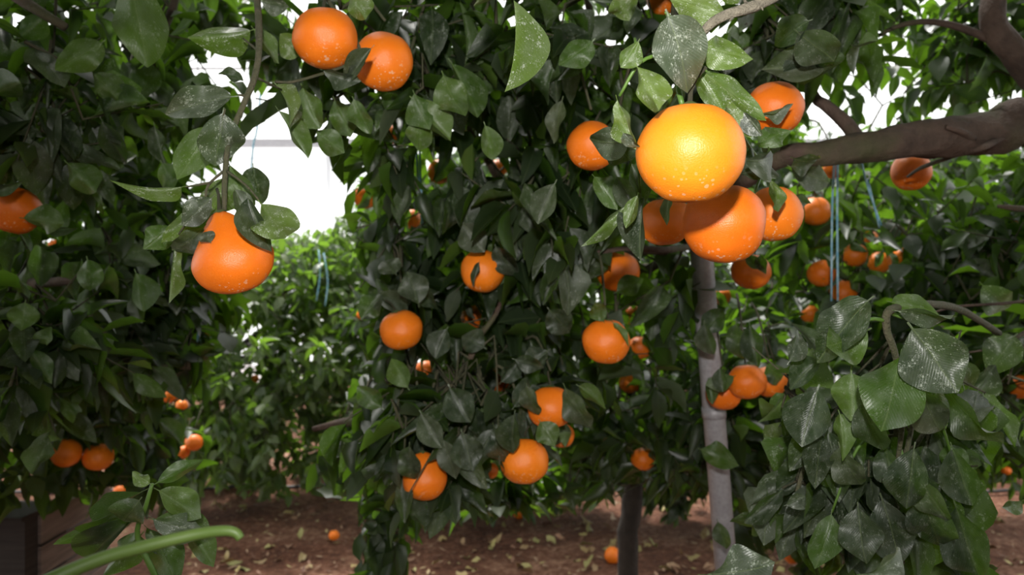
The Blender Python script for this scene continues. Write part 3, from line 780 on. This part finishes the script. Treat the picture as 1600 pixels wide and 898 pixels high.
# long leaf spray entering from the top edge
h1b = empty('leafy_twig', P(805, -40, .76))
mb = MB(); p = smooth_path([P(780, -160, .85), P(796, -80, .80), P(803, -15, .76)], 4); mb.tube(p, .002, 6); mb.build('twig', M_green, h1b)
hero_leaf(h1b, (800, -15), (832, 156), 26, .76, .0, True, .6, v=6)
hero_leaf(h1b, (798, -50), (740, 10), 50, .80, .1, True, .2, v=2)
tag(h1b, 'twig with one long folded green leaf hanging from the top edge', 'twig')

# ------------------------------------------------------------------ hanging spray on the left with the necked orange
h2 = empty('hanging_spray', P(400, 0, .95))
mb = MB(); p = smooth_path([P(388, -120, 1.05), P(398, -40, 1.0), P(405, 60, .93), P(398, 120, .90), P(380, 165, .88), P(358, 220, .88), P(352, 270, .88), P(350, 330, .88)], 5)
mb.tube(p, taper(len(p), .0045, .0026), 8, .3); mb.build('twig', M_twig, h2)
for pts in ([P(385, 150, .885), P(372, 148, .88)], [P(358, 220, .88), P(345, 200, .87), P(352, 170, .86)], [P(352, 265, .88), P(325, 290, .88), P(318, 320, .88), P(290, 350, .88), P(268, 385, .9)],
            [P(352, 265, .88), P(385, 290, .87), P(404, 312, .86)], [P(330, 285, .88), P(290, 292, .87)], [P(398, 120, .9), P(440, 140, .98)], [P(404, 80, .92), P(380, 60, .95)]):
    mb = MB(); p = smooth_path(pts, 4); mb.tube(p, taper(len(p), .0016, .0010), 6); mb.build('twig', M_twig, h2)
H = lambda *a, **kw: hero_leaf(h2, *a, **kw)
H((373, 150), (242, 163), 56, .87, -.03, False, .25, v=3)
H((350, 168), (338, 260), 84, .86, .02, False, -.15, v=0)
H((330, 190), (290, 275), 60, .92, .02, True, .2, dark=True, v=5)
H((385, 128), (340, 112), 18, .92, 0, False, .6, dark=True, v=7)
H((403, 312), (458, 386), 68, .84, -.02, True, .1, v=1)
H((336, 304), (281, 353), 50, .83, 0, False, .1, v=9)
H((355, 250), (395, 330), 62, .90, 0, True, -.3, dark=True, v=8)
H((360, 270), (330, 345), 56, .93, 0, True, .3, v=5)
H((385, 300), (412, 396), 46, .83, 0, False, .35, dark=True, v=6)
H((365, 290), (388, 352), 40, .84, 0, False, -.4, dark=True, v=2)
H((322, 350), (272, 412), 44, .86, 0, False, -.35, dark=True, v=10)
H((325, 318), (262, 380), 40, .90, 0, True, .2, v=11)
H((275, 370), (258, 476), 26, .88, 0, True, .5, v=13)
H((292, 290), (193, 312), 30, .86, 0, True, .6, v=4)
H((270, 350), (230, 390), 40, .95, 0, True, .3, dark=True, v=1)
H((330, 380), (318, 360), 26, .84, 0, False, .2, dark=True, v=1)
H((395, 255), (400, 320), 50, .93, 0, False, .3, dark=True, v=3)
H((400, 45), (305, 72), 52, .97, 0, True, .4, v=6)
H((405, 0), (450, 12), 44, .98, 0, False, .3, v=9)
H((392, 40), (440, 100), 40, 1.0, 0, True, .4, dark=True, v=9)
tag(h2, 'hanging spray of dusty grey-green leaves carrying the necked orange', 'branch')

# drooping tuft between white gap and the touching pair
h2b = empty('leafy_twig', P(470, 100, 1.0))
mb = MB(); p = smooth_path([P(470, -100, 1.15), P(500, -20, 1.08), P(540, 40, 1.05), P(560, 90, 1.06), P(470, 125, 1.0), P(430, 128, 1.0)], 5); mb.tube(p, taper(len(p), .003, .0015), 6); mb.build('twig', M_twig, h2b)
H = lambda *a, **kw: hero_leaf(h2b, *a, **kw)
H((425, 126), (492, 196), 34, .99, 0, True, .6, v=4); H((430, 165), (482, 248), 28, 1.0, 0, True, .5, dark=True, v=2)
H((585, 70), (532, 130), 30, .99, 0, False, .3, dark=True, v=6); H((568, 80), (545, 128), 26, 1.0, 0, False, -.3, dark=True, v=1)
H((545, -15), (572, 30), 52, .98, 0, True, .2, v=8); H((470, 90), (440, 60), 50, 1.1, 0, True, .2, v=3)
H((500, 108), (560, 132), 30, 1.0, 0, False, .5, dark=True, v=12)
for a, b, w in (((640, 150), (700, 222), 62), ((690, 110), (720, 200), 56), ((645, 140), (670, 205), 44), ((700, 90), (762, 190), 50), ((550, 150), (578, 210), 44), ((660, 180), (650, 245), 50), ((470, 130), (500, 200), 60), ((756, 190), (775, 255), 44), ((490, 200), (540, 240), 46), ((520, 150), (550, 215), 50)):
    H(a, b, w, R.uniform(1.05, 1.2), 0, True, R.uniform(-.4, .4), dark=True)
tag(h2b, 'leafy twig drooping beside the touching pair of oranges', 'twig')

# ------------------------------------------------------------------ low leafy shoot on the right
h3 = empty('leafy_shoot', P(1390, 490, .85))
mb = MB(); p = smooth_path([P(1560, 520, 1.15), P(1490, 480, 1.0), P(1400, 480, .86), P(1385, 510, .85), P(1400, 560, .86), P(1410, 650, .9), P(1400, 760, .93), P(1410, 880, .95)], 5)
mb.tube(p, taper(len(p), .0048, .0026), 8, .3); mb.build('twig', M_twig, h3)
for pts in ([P(1385, 500, .85), P(1350, 505, .84), P(1330, 580, .88)], [P(1395, 490, .86), P(1420, 500, .84)], [P(1405, 610, .88), P(1460, 640, .9), P(1490, 720, .93)], [P(1404, 650, .9), P(1340, 700, .92), P(1300, 800, .93)], [P(1405, 700, .92), P(1440, 780, .94)]):
    mb = MB(); p = smooth_path(pts, 4); mb.tube(p, taper(len(p), .0026, .0014), 6); mb.build('twig', M_green, h3)
H = lambda *a, **kw: hero_leaf(h3, *a, **kw)
H((1366, 462), (1264, 546), 78, .80, .0, False, .35, dark=True, v=3)
H((1362, 512), (1280, 560), 70, .82, 0, True, .25, dark=True, v=5)
H((1385, 470), (1468, 492), 40, .86, 0, True, .3, dark=True, v=7)
H((1394, 484), (1500, 500), 44, .83, 0, False, .5, v=9)
H((1418, 503), (1500, 612), 112, .79, -.02, False, .2, v=0)
H((1410, 545), (1378, 686), 98, .80, -.02, True, .1, dark=True, v=1)
H((1330, 575), (1330, 658), 84, .86, 0, True, .1, dark=True, v=8)
H((1280, 600), (1252, 698), 84, .90, 0, False, .2, dark=True, v=2)
H((1345, 620), (1376, 732), 62, .84, 0, False, .2, dark=True, v=10)
H((1310, 640), (1330, 712), 48, .88, 0, True, .3, dark=True, v=4)
H((1432, 600), (1475, 690), 74, .86, 0, False, .1, dark=True, v=6)
H((1440, 560), (1480, 665), 50, .88, .02, True, .2, v=7)
H((1470, 590), (1550, 740), 52, .86, 0, False, .5, dark=True, v=11)
H((1430, 690), (1412, 800), 74, .85, 0, False, .2, dark=True, v=12)
H((1380, 690), (1398, 760), 60, .90, 0, False, .2, dark=True, v=13)
H((1310, 690), (1335, 785), 56, .88, 0, False, .35, dark=True, v=3)
H((1340, 784), (1346, 882), 60, .86, -.02, False, .3, dark=True, v=1)
H((1300, 795), (1290, 886), 50, .88, 0, True, .35, dark=True, v=5)
H((1430, 740), (1480, 820), 60, .86, 0, False, .4, dark=True, v=9)
H((1440, 765), (1470, 890), 84, .88, 0, False, .1, dark=True, v=10)
H((1375, 770), (1410, 880), 84, .92, 0, False, .1, dark=True, v=0)
H((1485, 690), (1520, 790), 62, .92, 0, False, .3, dark=True, v=2)
H((1490, 780), (1530, 900), 86, .92, 0, False, .2, dark=True, v=8)
H((1480, 690), (1500, 750), 56, .96, 0, True, .2, dark=True, v=4)
H((1600, 780), (1562, 806), 34, .95, 0, True, .3, v=4)
H((1230, 570), (1262, 512), 44, .95, 0, False, .3, v=4)
H((1285, 560), (1230, 600), 46, .98, 0, False, .4, dark=True, v=6)
H((1225, 790), (1262, 775), 30, .9, 0, False, .3, v=12); H((1500, 640), (1560, 570), 50, 1.15, 0, False, .3, v=7)
H((1590, 520), (1540, 575), 66, 1.15, 0, False, .2, v=3); H((1530, 440), (1590, 500), 50, 1.3, 0, False, .2, v=5)
tag(h3, 'shoot with broad dark leaves hanging in layers low beside the steel post', 'branch')
grow(h3, [p], [blob(1400, 690, 1.05, 150, 170, .10), blob(1290, 720, 1.05, 60, 130, .08)], 26, L=(.085, .12), seed=31, nobj=300, ymin=.8, droop=(.7, 1.6), face_cam=.9, mass_name='foliage')

# bare branch with long dry twigs at the right edge
bt = empty('bare_twig', P(1600, 520, 1.25))
for pts, r in (([P(1700, 470, 1.35), P(1600, 520, 1.25), P(1560, 542, 1.22), P(1515, 550, 1.2)], .0028), ([P(1720, 440, 1.5), P(1600, 470, 1.3), P(1500, 478, 1.28), P(1450, 490, 1.26)], .0024), ([P(1700, 330, 1.5), P(1600, 326, 1.4), P(1560, 322, 1.38)], .006), ([P(1720, 470, 1.4), P(1600, 540, 1.25), P(1575, 600, 1.22)], .0024)):
    mb = MB(); pp = smooth_path(pts, 4); mb.tube(pp, taper(len(pp), r*1.5, r*.6), 6, .3); mb.build('twig', M_bark, bt)
tag(bt, 'bare brown twig reaching in at the right edge above the low shoot', 'twig')

# ------------------------------------------------------------------ low shoot at bottom left and the blurred green stem
h4 = empty('leafy_shoot', P(235, 900, .72))
mb = MB(); p = smooth_path([P(300, 1100, .80), P(250, 920, .74), P(215, 840, .73), P(228, 790, .72), P(238, 755, .72)], 5); mb.tube(p, taper(len(p), .0035, .0016), 8); mb.build('twig', M_green, h4)
H = lambda *a, **kw: hero_leaf(h4, *a, **kw)
H((234, 762), (78, 842), 40, .72, 0, False, .35, dark=True, v=4)
H((222, 776), (176, 832), 62, .69, 0, False, .1, dark=True, v=5)
H((237, 757), (206, 738), 26, .71, 0, True, .4, v=7); H((238, 758), (318, 716), 36, .73, .02, True, .2, dark=True, v=9)
H((240, 762), (334, 808), 52, .76, 0, True, .2, dark=True, v=11)
H((220, 800), (100, 890), 54, .74, 0, False, .2, dark=True, v=6); H((215, 790), (120, 850), 36, .76, 0, True, .3, dark=True, v=3)
H((232, 810), (330, 830), 48, .76, 0, True, .3, dark=True, v=2); H((225, 830), (160, 900), 60, .76, 0, True, .2, dark=True, v=8)
H((235, 830), (290, 910), 66, .76, 0, True, .2, dark=True, v=10); H((290, 815), (336, 884), 46, .78, 0, True, .2, dark=True, v=12)
H((230, 805), (320, 845), 30, .73, 0, False, .5, v=1); H((225, 820), (275, 862), 36, .77, 0, False, .4, dark=True, v=13)
tag(h4, 'upright young shoot with fresh green leaves at the bottom left corner', 'branch')
mb = MB(); p = smooth_path([P(-40, 960, .40), P(80, 905, .42), P(160, 872, .43), P(240, 850, .435), P(310, 834, .44), P(350, 829, .44), P(368, 832, .44), P(376, 841, .44)], 5)
mb.tube(p, taper(len(p), .0044, .0024), 12); gs = mb.build('green_stem', M_shoot); tag(gs, 'blurred bright green stem lying slantwise across the bottom left shoot', 'stem')
h5 = empty('leafy_twig', P(1160, 960, .6))
mb = MB(); p = smooth_path([P(1250, 1100, .66), P(1160, 960, .6), P(1100, 905, .56)], 4); mb.tube(p, .0018, 6); mb.build('twig', M_green, h5)
mb = MB(); p = smooth_path([P(1160, 960, .6), P(1250, 930, .58), P(1345, 900, .56)], 4); mb.tube(p, .0018, 6); mb.build('twig', M_green, h5)
hero_leaf(h5, (1090, 898), (1228, 896), 62, .56, .0, False, .45, v=1)
hero_leaf(h5, (1342, 898), (1446, 882), 44, .56, .0, False, .55, v=3)
tag(h5, 'twig with two pale smooth leaves rising at the bottom edge', 'twig')

# ------------------------------------------------------------------ trees
def tree(label, loc, group='orange trees around the aisle'):
    t = empty('orange_tree', loc); tag(t, label, 'tree', group); return t
rep = []
# right-hand tree: thick limb and upright limb
tr = tree('tree at right with a thick brown limb crossing under its leaves', (2.2, 1.7, 0))
sk = []
sk.append(wood_part(tr, 'trunk', [(2.2, 1.7, -.05), (2.15, 1.7, .5), (2.0, 1.65, .95)], .08, .065, M_trunk))
sk.append(wood_part(tr, 'limb', [(2.0, 1.65, .95), (1.5, 1.5, 1.3), P(1640, 200, 1.36), P(1560, 206, 1.33), P(1470, 214, 1.32), P(1400, 222, 1.31), P(1340, 232, 1.31), P(1285, 243, 1.31), P(1225, 246, 1.33), P(1150, 290, 1.4)], .048, .013, M_bark, 14, 6, .3))
sk.append(wood_part(tr, 'limb', [(1.5, 1.5, 1.3), P(1760, 220, 1.4), P(1650, 150, 1.42), P(1596, 96, 1.42), P(1560, 50, 1.42), P(1552, 0, 1.42), P(1560, -120, 1.5), P(1500, -300, 1.6)], .03, .018, M_bark, 12, 5, .3))
sk.append(wood_part(tr, 'branch', [P(1345, 226, 1.31), P(1325, 195, 1.32), P(1290, 165, 1.34), P(1270, 145, 1.36), P(1240, 60, 1.4)], .013, .006, M_bark, 8))
sk.append(wood_part(tr, 'branch', [P(1562, 68, 1.42), P(1520, 50, 1.43), P(1480, 38, 1.44), P(1440, 34, 1.44), P(1400, 42, 1.45), P(1372, 56, 1.46)], .008, .0035, M_bark, 8))
sk.append(wood_part(tr, 'branch', [P(1700, 150, 1.4), P(1560, 218, 1.30), P(1530, 232, 1.28), P(1500, 240, 1.33), P(1440, 262, 1.45), P(1418, 276, 1.6)], .007, .0025, M_bark, 8))
sk.append(wood_part(tr, 'branch', [P(1520, 216, 1.30), P(1500, 205, 1.28), P(1478, 198, 1.275)], .008, .004, M_bark, 8))
sk.append(wood_part(tr, 'branch', [(1.9, 1.7, .9), P(1750, 560, 2.2), P(1550, 470, 2.3), P(1400, 470, 2.3), P(1290, 480, 2.3)], .03, .010, M_bark, 8))
sk.append(wood_part(tr, 'branch', [(2.1, 1.7, .6), P(1700, 700, 2.2), P(1500, 680, 2.2), P(1300, 690, 2.2)], .03, .010, M_bark, 8))
rep.append(grow(tr, sk, [blob(1430, 70, 2.5, 240, 110, .13), blob(1560, 90, 2.1, 100, 110, .12), blob(1460, -330, 1.8, 420, 170, .9), blob(1440, 340, 2.7, 260, 90, .5), blob(1420, 470, 2.6, 280, 100, .45),
    blob(1400, 640, 2.4, 270, 150, .45), blob(1250, 640, 2.3, 130, 190, .35), blob(1230, 60, 1.5, 100, 90, .2), blob(1590, 430, 2.0, 100, 160, .3), blob(1560, 620, 1.8, 80, 110, .25), blob(1330, 820, 2.4, 130, 70, .3), blob(1420, 370, 2.25, 220, 100, .25), blob(1500, 560, 2.1, 130, 110, .25)],
    780, seed=11, ymin=1.25, fruits=FRUITS['right']))
# middle tree
tc_ = tree('middle tree on the dark slender trunk, crowded with oranges', tuple(P(985, 449, 2.9).xy)+(0,))
bx_ = tc_.location.x
sk = [wood_part(tc_, 'trunk', [(bx_, 2.9, -.05), (bx_-.01, 2.9, .3), (bx_+.01, 2.88, .6), (bx_-.04, 2.8, .95), (bx_-.15, 2.7, 1.4)], .040, .028, M_trunk, 12)]
for pts in ([(bx_-.04, 2.8, .95), P(860, 560, 2.5), P(760, 480, 2.1), P(700, 420, 1.9)], [(bx_-.15, 2.7, 1.4), P(800, 300, 2.3), P(720, 180, 2.0), P(600, 60, 1.5)], [(bx_-.15, 2.7, 1.4), P(950, 250, 2.2), P(930, 60, 1.9), P(880, -150, 1.9)],
            [(bx_-.04, 2.8, .95), P(900, 640, 2.3), P(780, 640, 1.9), P(660, 650, 1.7)], [P(780, 640, 1.9), P(640, 655, 1.7), P(540, 660, 1.75), P(490, 670, 1.8)], [(bx_-.15, 2.7, 1.4), P(1000, 420, 2.2), P(1040, 392, 1.75), P(900, 400, 1.6)], [P(700, 180, 2.0), P(760, -100, 2.0), P(700, -250, 2)]):
    sk.append(wood_part(tc_, 'branch', pts, .018, .006, M_bark, 8, 4))
sk.append(wood_part(tc_, 'branch', [P(735, 560, 1.45), P(748, 528, 1.45), P(775, 490, 1.46), P(795, 440, 1.6)], .006, .004, M_bark, 8))
sk.append(wood_part(tc_, 'branch', [P(1080, 385, 1.6), P(1040, 390, 1.45), P(980, 388, 1.45), P(905, 400, 1.5)], .007, .004, M_bark, 8))
rep.append(grow(tc_, sk, [blob(770, 260, 1.9, 220, 200, .5), blob(880, 450, 2.0, 230, 200, .5), blob(700, 600, 1.8, 170, 160, .45), blob(620, 130, 1.5, 150, 150, .3), blob(980, 640, 2.5, 170, 140, .4),
    blob(880, 80, 1.6, 240, 140, .45), blob(860, -260, 1.9, 380, 190, .9), blob(620, 390, 1.8, 80, 160, .3), blob(700, 650, 1.5, 120, 90, .15), blob(850, 330, 1.5, 120, 80, .15), blob(760, 620, 1.5, 120, 60, .12), blob(540, 640, 1.9, 80, 80, .2), blob(600, 810, 2.1, 60, 70, .15), blob(790, 790, 2.3, 60, 50, .15), blob(1120, 700, 2.2, 80, 150, .2), blob(900, 740, 2.6, 160, 50, .3)],
    820, seed=12, ymin=1.2, fruits=FRUITS['centre']+FRUITS['near'][5:8]))
def over(tree, lst):
    for (b, t_, w, Y, und, roll, v) in lst: hero_leaf(tree, b, t_, w, Y, 0, und, roll, True, v)
over(tc_, [((750, 405), (738, 448), 12, 1.42, False, .3, 7), ((772, 380), (802, 440), 40, 1.46, False, .3, 3), ((720, 345), (758, 393), 52, 1.40, False, .2, 0), ((960, 458), (1003, 434), 34, 1.50, True, .2, 1),
    ((945, 505), (925, 470), 30, 1.38, True, .2, 5), ((955, 500), (985, 540), 20, 1.36, True, .6, 9), ((640, 690), (636, 765), 42, 1.33, False, .3, 3), ((690, 680), (712, 750), 44, 1.34, False, .1, 9), ((655, 640), (690, 700), 46, 1.32, False, .2, 2),
    ((720, 670), (740, 735), 60, 1.33, False, .1, 0), ((700, 600), (735, 660), 66, 1.34, False, .1, 8), ((805, 640), (792, 715), 44, 1.30, False, .3, 6), ((770, 660), (790, 740), 36, 1.34, False, .3, 5),
    ((822, 598), (832, 660), 40, 1.32, False, .35, 10), ((880, 598), (914, 686), 46, 1.30, False, .4, 11), ((900, 600), (950, 632), 34, 1.40, True, .2, 4), ((842, 655), (868, 695), 40, 1.33, True, .2, 1), ((800, 640), (830, 590), 30, 1.36, False, .2, 3),
    ((640, 500), (590, 450), 40, 1.55, False, .3, 6), ((620, 430), (600, 400), 44, 1.42, False, .5, 3), ((655, 480), (640, 420), 46, 1.42, False, .3, 1), ((600, 455), (565, 500), 40, 1.5, False, .3, 0), ((650, 440), (680, 490), 40, 1.5, False, .2, 4),
    ((855, 480), (893, 528), 52, 1.4, False, .1, 3), ((700, 510), (680, 560), 44, 1.4, False, .4, 2), ((760, 545), (720, 520), 44, 1.42, False, .2, 5), ((610, 210), (640, 200), 20, 1.9, True, .3, 3), ((728, 470), (742, 500), 12, 1.9, False, .3, 7),
    ((800, 560), (850, 575), 36, 1.38, False, .2, 9), ((640, 610), (610, 560), 44, 1.4, True, .2, 12), ((600, 640), (560, 600), 50, 1.4, True, .2, 13), ((780, 600), (810, 560), 34, 1.42, False, .4, 8), ((860, 545), (820, 575), 40, 1.42, False, .3, 0)])
over(tr, [((1165, 390), (1196, 432), 26, 1.45, False, .3, 4), ((1125, 570), (1130, 612), 24, 1.5, False, .4, 2), ((1100, 500), (1110, 560), 36, 1.55, False, .3, 6), ((1170, 500), (1185, 572), 44, 1.5, False, .2, 8), ((1135, 480), (1095, 520), 34, 1.55, False, .3, 1),
    ((1150, 500), (1150, 570), 40, 1.52, False, .3, 3), ((1090, 700), (1150, 720), 40, 1.62, True, .2, 5), ((1120, 810), (1135, 860), 34, 1.6, False, .2, 9), ((1290, 560), (1250, 500), 40, 1.3, False, .3, 4), ((1255, 310), (1235, 370), 36, 1.6, False, .3, 6)])
for tree_, names in ((tc_, 'centre'), (tr, 'right')):
    for (x, y, d, Y, k_, trn, lab) in FR:
        if trn == names or (trn == 'back' and (x < 1060) == (tree_ is tc_)):
            if d > 58 or Y > 2.9: continue
            for q in range(2 if d > 34 else 1):
                a = R.uniform(-2.6, -.5); bx, by = x+cos(a)*d*.6, y+sin(a)*d*.6; l = R.uniform(46, 70)/Y*1.5; b = R.uniform(.3, 2.8)
                hero_leaf(tree_, (bx, by), (bx+cos(b)*l, by+sin(b)*l*.9), l*R.uniform(.4, .6), Y-.06-.02*q, 0, R.random() < .5, R.uniform(-.5, .5), True)
# dark left tree
tl = tree('tree at left, a dark mass of shaded leaves above the crate', (-1.95, 2.3, 0))
sk = [wood_part(tl, 'trunk', [(-1.95, 2.3, -.05), (-1.93, 2.3, .5), (-1.8, 2.2, 1.0), (-1.7, 2.1, 1.4)], .065, .045, M_trunk, 12)]
for pts in ([(-1.8, 2.2, 1.0), P(0, 450, 1.9), P(60, 443, 1.5), P(160, 432, 1.4)], [(-1.7, 2.1, 1.4), P(-60, -60, 1.3), P(20, -8, 1.2), P(102, 42, 1.18)], [(-1.8, 2.2, 1.0), P(80, 620, 2.1), P(200, 600, 2.0)], [(-1.7, 2.1, 1.4), P(100, 200, 2.0), P(250, 60, 1.8), P(300, -150, 1.8)]):
    sk.append(wood_part(tl, 'branch', pts, .016, .006, M_bark, 8, 4))
rep.append(grow(tl, sk, [blob(100, 400, 2.0, 210, 250, .55), blob(110, 90, 1.7, 260, 140, .45), blob(60, 660, 2.3, 230, 120, .5), blob(250, 480, 2.0, 80, 160, .3), blob(100, -250, 1.8, 450, 190, .9), blob(60, 200, 1.35, 150, 140, .15), blob(50, 540, 1.4, 90, 90, .12), blob(340, 50, 2.5, 110, 80, .12), blob(230, 660, 2.4, 80, 110, .2), blob(40, -110, 2.9, 330, 90, .4)],
    860, seed=13, ymin=1.1, fruits=FRUITS['left']))
over(tl, [((200, -60), (228, 106), 92, 1.12, True, .1, 0), ((165, 62), (97, 114), 58, 1.2, True, .2, 3), ((140, 108), (184, 155), 56, 1.25, True, .2, 8), ((150, 150), (100, 138), 26, 1.3, False, .6, 4),
    ((190, 230), (165, 185), 28, 1.3, False, .3, 5), ((240, 190), (258, 262), 26, 1.3, False, .4, 7), ((60, 200), (25, 262), 22, 1.25, False, .6, 9), ((75, 20), (28, 60), 44, 1.2, True, .3, 2), ((-15, 150), (40, 120), 60, 1.2, True, .2, 6),
    ((40, 468), (34, 516), 46, 1.3, True, .1, 1), ((45, 528), (102, 524), 28, 1.3, True, .2, 5), ((44, 540), (84, 600), 38, 1.3, True, .3, 9), ((30, 340), (100, 350), 46, 1.28, True, .4, 0), ((135, 400), (150, 462), 44, 1.3, True, .2, 3), ((68, 358), (122, 356), 12, 1.3, False, .5, 2),
    ((100, 250), (150, 300), 60, 1.25, True, .2, 8), ((-10, 300), (30, 290), 26, 1.2, False, .2, 4), ((210, 420), (235, 490), 50, 1.4, True, .3, 6), ((250, 250), (285, 310), 50, 1.2, True, .3, 10), ((120, 200), (90, 250), 50, 1.3, False, .5, 11)])
# background trees beyond the soil strip
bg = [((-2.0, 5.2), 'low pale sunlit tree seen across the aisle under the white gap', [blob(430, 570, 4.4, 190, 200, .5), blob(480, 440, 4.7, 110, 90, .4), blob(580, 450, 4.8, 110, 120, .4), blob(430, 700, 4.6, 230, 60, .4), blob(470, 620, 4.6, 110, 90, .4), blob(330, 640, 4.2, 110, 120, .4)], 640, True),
      ((-3.8, 4.6), 'tree behind the dark left tree', [blob(120, 480, 4.4, 230, 270, .7), blob(60, 210, 4.0, 260, 60, .5)], 480, False),
      ((.2, 5.0), 'tree behind the middle tree', [blob(760, 560, 4.3, 230, 220, .5), blob(720, 340, 4.6, 170, 120, .5), blob(760, 715, 4.3, 230, 70, .4)], 700, False),
      ((1.4, 4.8), 'tree behind the steel post', [blob(1080, 520, 4.0, 200, 250, .5), blob(1100, 270, 4.4, 200, 110, .5), blob(1080, 715, 4.1, 190, 75, .4)], 740, False),
      ((3.0, 4.9), 'tree far behind the low shoot at right', [blob(1430, 500, 4.2, 240, 230, .6), blob(1480, 270, 4.2, 230, 80, .6), blob(1450, 690, 4.3, 230, 60, .4)], 740, False),
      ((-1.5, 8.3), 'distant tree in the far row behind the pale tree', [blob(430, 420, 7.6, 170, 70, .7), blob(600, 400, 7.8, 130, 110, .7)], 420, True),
      ((2.5, 8.3), 'distant tree in the far row at right', [blob(1300, 380, 7.6, 260, 190, .8), blob(900, 380, 7.8, 240, 170, .7)], 520, False)]
for i, (xy, lab, bl, n_, f) in enumerate(bg):
    t = tree(lab, (xy[0], xy[1], 0), 'orange trees in the rows behind')
    c0 = Vector(bl[0][0]); 
    sk = [wood_part(t, 'trunk', [(xy[0], xy[1], -.05), (xy[0]+.03, xy[1], .45), (xy[0]*.7+c0.x*.3, xy[1]*.7+c0.y*.3, .8)], .055, .04, M_trunk, 8, 3)]
    for b in bl:
        c = Vector(b[0]); s0 = Vector((xy[0]*.7+c0.x*.3, xy[1]*.7+c0.y*.3, .8))
        sk.append(wood_part(t, 'branch', [s0, s0.lerp(c, .5)+Vector((0, 0, .1)), c], .025, .008, M_trunk, 6, 4))
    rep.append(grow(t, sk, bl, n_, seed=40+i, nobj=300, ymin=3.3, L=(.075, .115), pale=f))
# stalks for the fruit of the far trees
for (fo_, r, Yf) in FRUITS['back']:
    pass
# unseen trees added around and behind the camera to block sky light
for i, (x_, y_, lab) in enumerate(((-2.9, -.1, 'unseen light-blocking tree added beside the camera at left'), (-1.6, -1.7, 'unseen light-blocking tree added behind the camera at left'), (.2, -2.1, 'unseen light-blocking tree added right behind the camera'),
                                   (1.9, -1.7, 'unseen light-blocking tree added behind the camera at right'), (3.0, .0, 'unseen light-blocking tree added beside the camera at right'))):
    t = tree(lab, (x_, y_, 0), 'unseen trees added to block sky light')
    up = [(np.array((x_*.45, 1.0, 2.75)), np.array((.8, .8, .3)))]  # leaf canopy added overhead, out of view, to shade the near foliage
    wood_part(t, 'trunk', [(x_, y_, -.05), (x_, y_, .5), (x_+.05, y_, 1.0), (x_*.9, y_*.8, 1.7)], .06, .03, M_trunk, 8, 3)
    a = np.array
    grow(t, [], [(a((x_, y_, 1.4)), a((1.0, .8, 1.15))), (a((x_*.75, y_*.6, 2.6)), a((1.0, 1.0, .35))), (a((x_*.4, y_*.3+.1, 2.75)), a((1.0, 1.0, .3)))]+up, 1050, seed=80+i, nobj=0, ymin=-9, twigs=False, L=(.10, .15), wr=(.5, .6), avoid_view=True)

# ------------------------------------------------------------------ pale blue twine
def twine(lab, strands, r=.0022):
    mb = MB()
    for s in strands:
        p = smooth_path(s, 3); mb.tube(p, r, 5)
    o = mb.build('twine', M_twine); tag(o, lab, 'twine', 'pale blue twine tying up the limbs'); return o
twine('short blue twine of two strands in the middle tree', [[P(640, -250, 2.1), P(648, 100, 2.0), P(651, 240, 1.78), P(656, 300, 1.78), P(659, 350, 1.8)], [P(650, -250, 2.1), P(654, 100, 2.0), P(656, 240, 1.78), P(658, 300, 1.785), P(660, 352, 1.8)]], .0026)
twine('long pale blue twine of two strands hanging under the thick limb', [[P(1309, 238, 1.80), P(1308, 330, 1.85), P(1309, 470, 1.9)], [P(1304, 245, 1.80), P(1300, 330, 1.85), P(1299, 470, 1.9)]], .0026)
twine('slanting pale blue twine beside the red-orange fruit under the limb', [[P(1342, 232, 1.80), P(1355, 290, 1.82), P(1377, 352, 1.85)], [P(1356, 280, 1.80), P(1368, 330, 1.83), P(1374, 356, 1.86)]], .0022)
twine('blue twine strand crossing the top of the white gap', [[P(412, 90, 3.0), P(402, 200, 3.0), P(396, 226, 3.0), P(390, 300, 3.0)]], .004)
twine('tangled pale blue twine below the necked orange', [[P(318, 455, 2.2), P(312, 500, 2.2), P(308, 545, 2.2)], [P(320, 455, 2.2), P(302, 498, 2.2), P(288, 535, 2.2)], [P(314, 480, 2.2), P(290, 510, 2.2), P(286, 530, 2.2), P(306, 545, 2.2)], [P(314, 490, 2.2), P(315, 530, 2.2), P(300, 560, 2.2)], [P(318, 470, 2.2), P(298, 500, 2.2), P(296, 540, 2.2)], [P(288, 560, 2.2), P(308, 578, 2.2), P(310, 600, 2.2)]], .0036)
twine('faint blue twine strand in the pale tree across the aisle', [[P(498, 390, 4.3), P(500, 430, 4.3), P(494, 470, 4.3)], [P(506, 395, 4.3), P(512, 440, 4.3), P(508, 478, 4.3)]], .004)
twine('blue twine strand behind the cluster of three oranges', [[P(1236, 500, 2.5), P(1238, 560, 2.5), P(1237, 600, 2.5)]], .005)
print('leaves', rep, 'objects', len(bpy.data.objects))
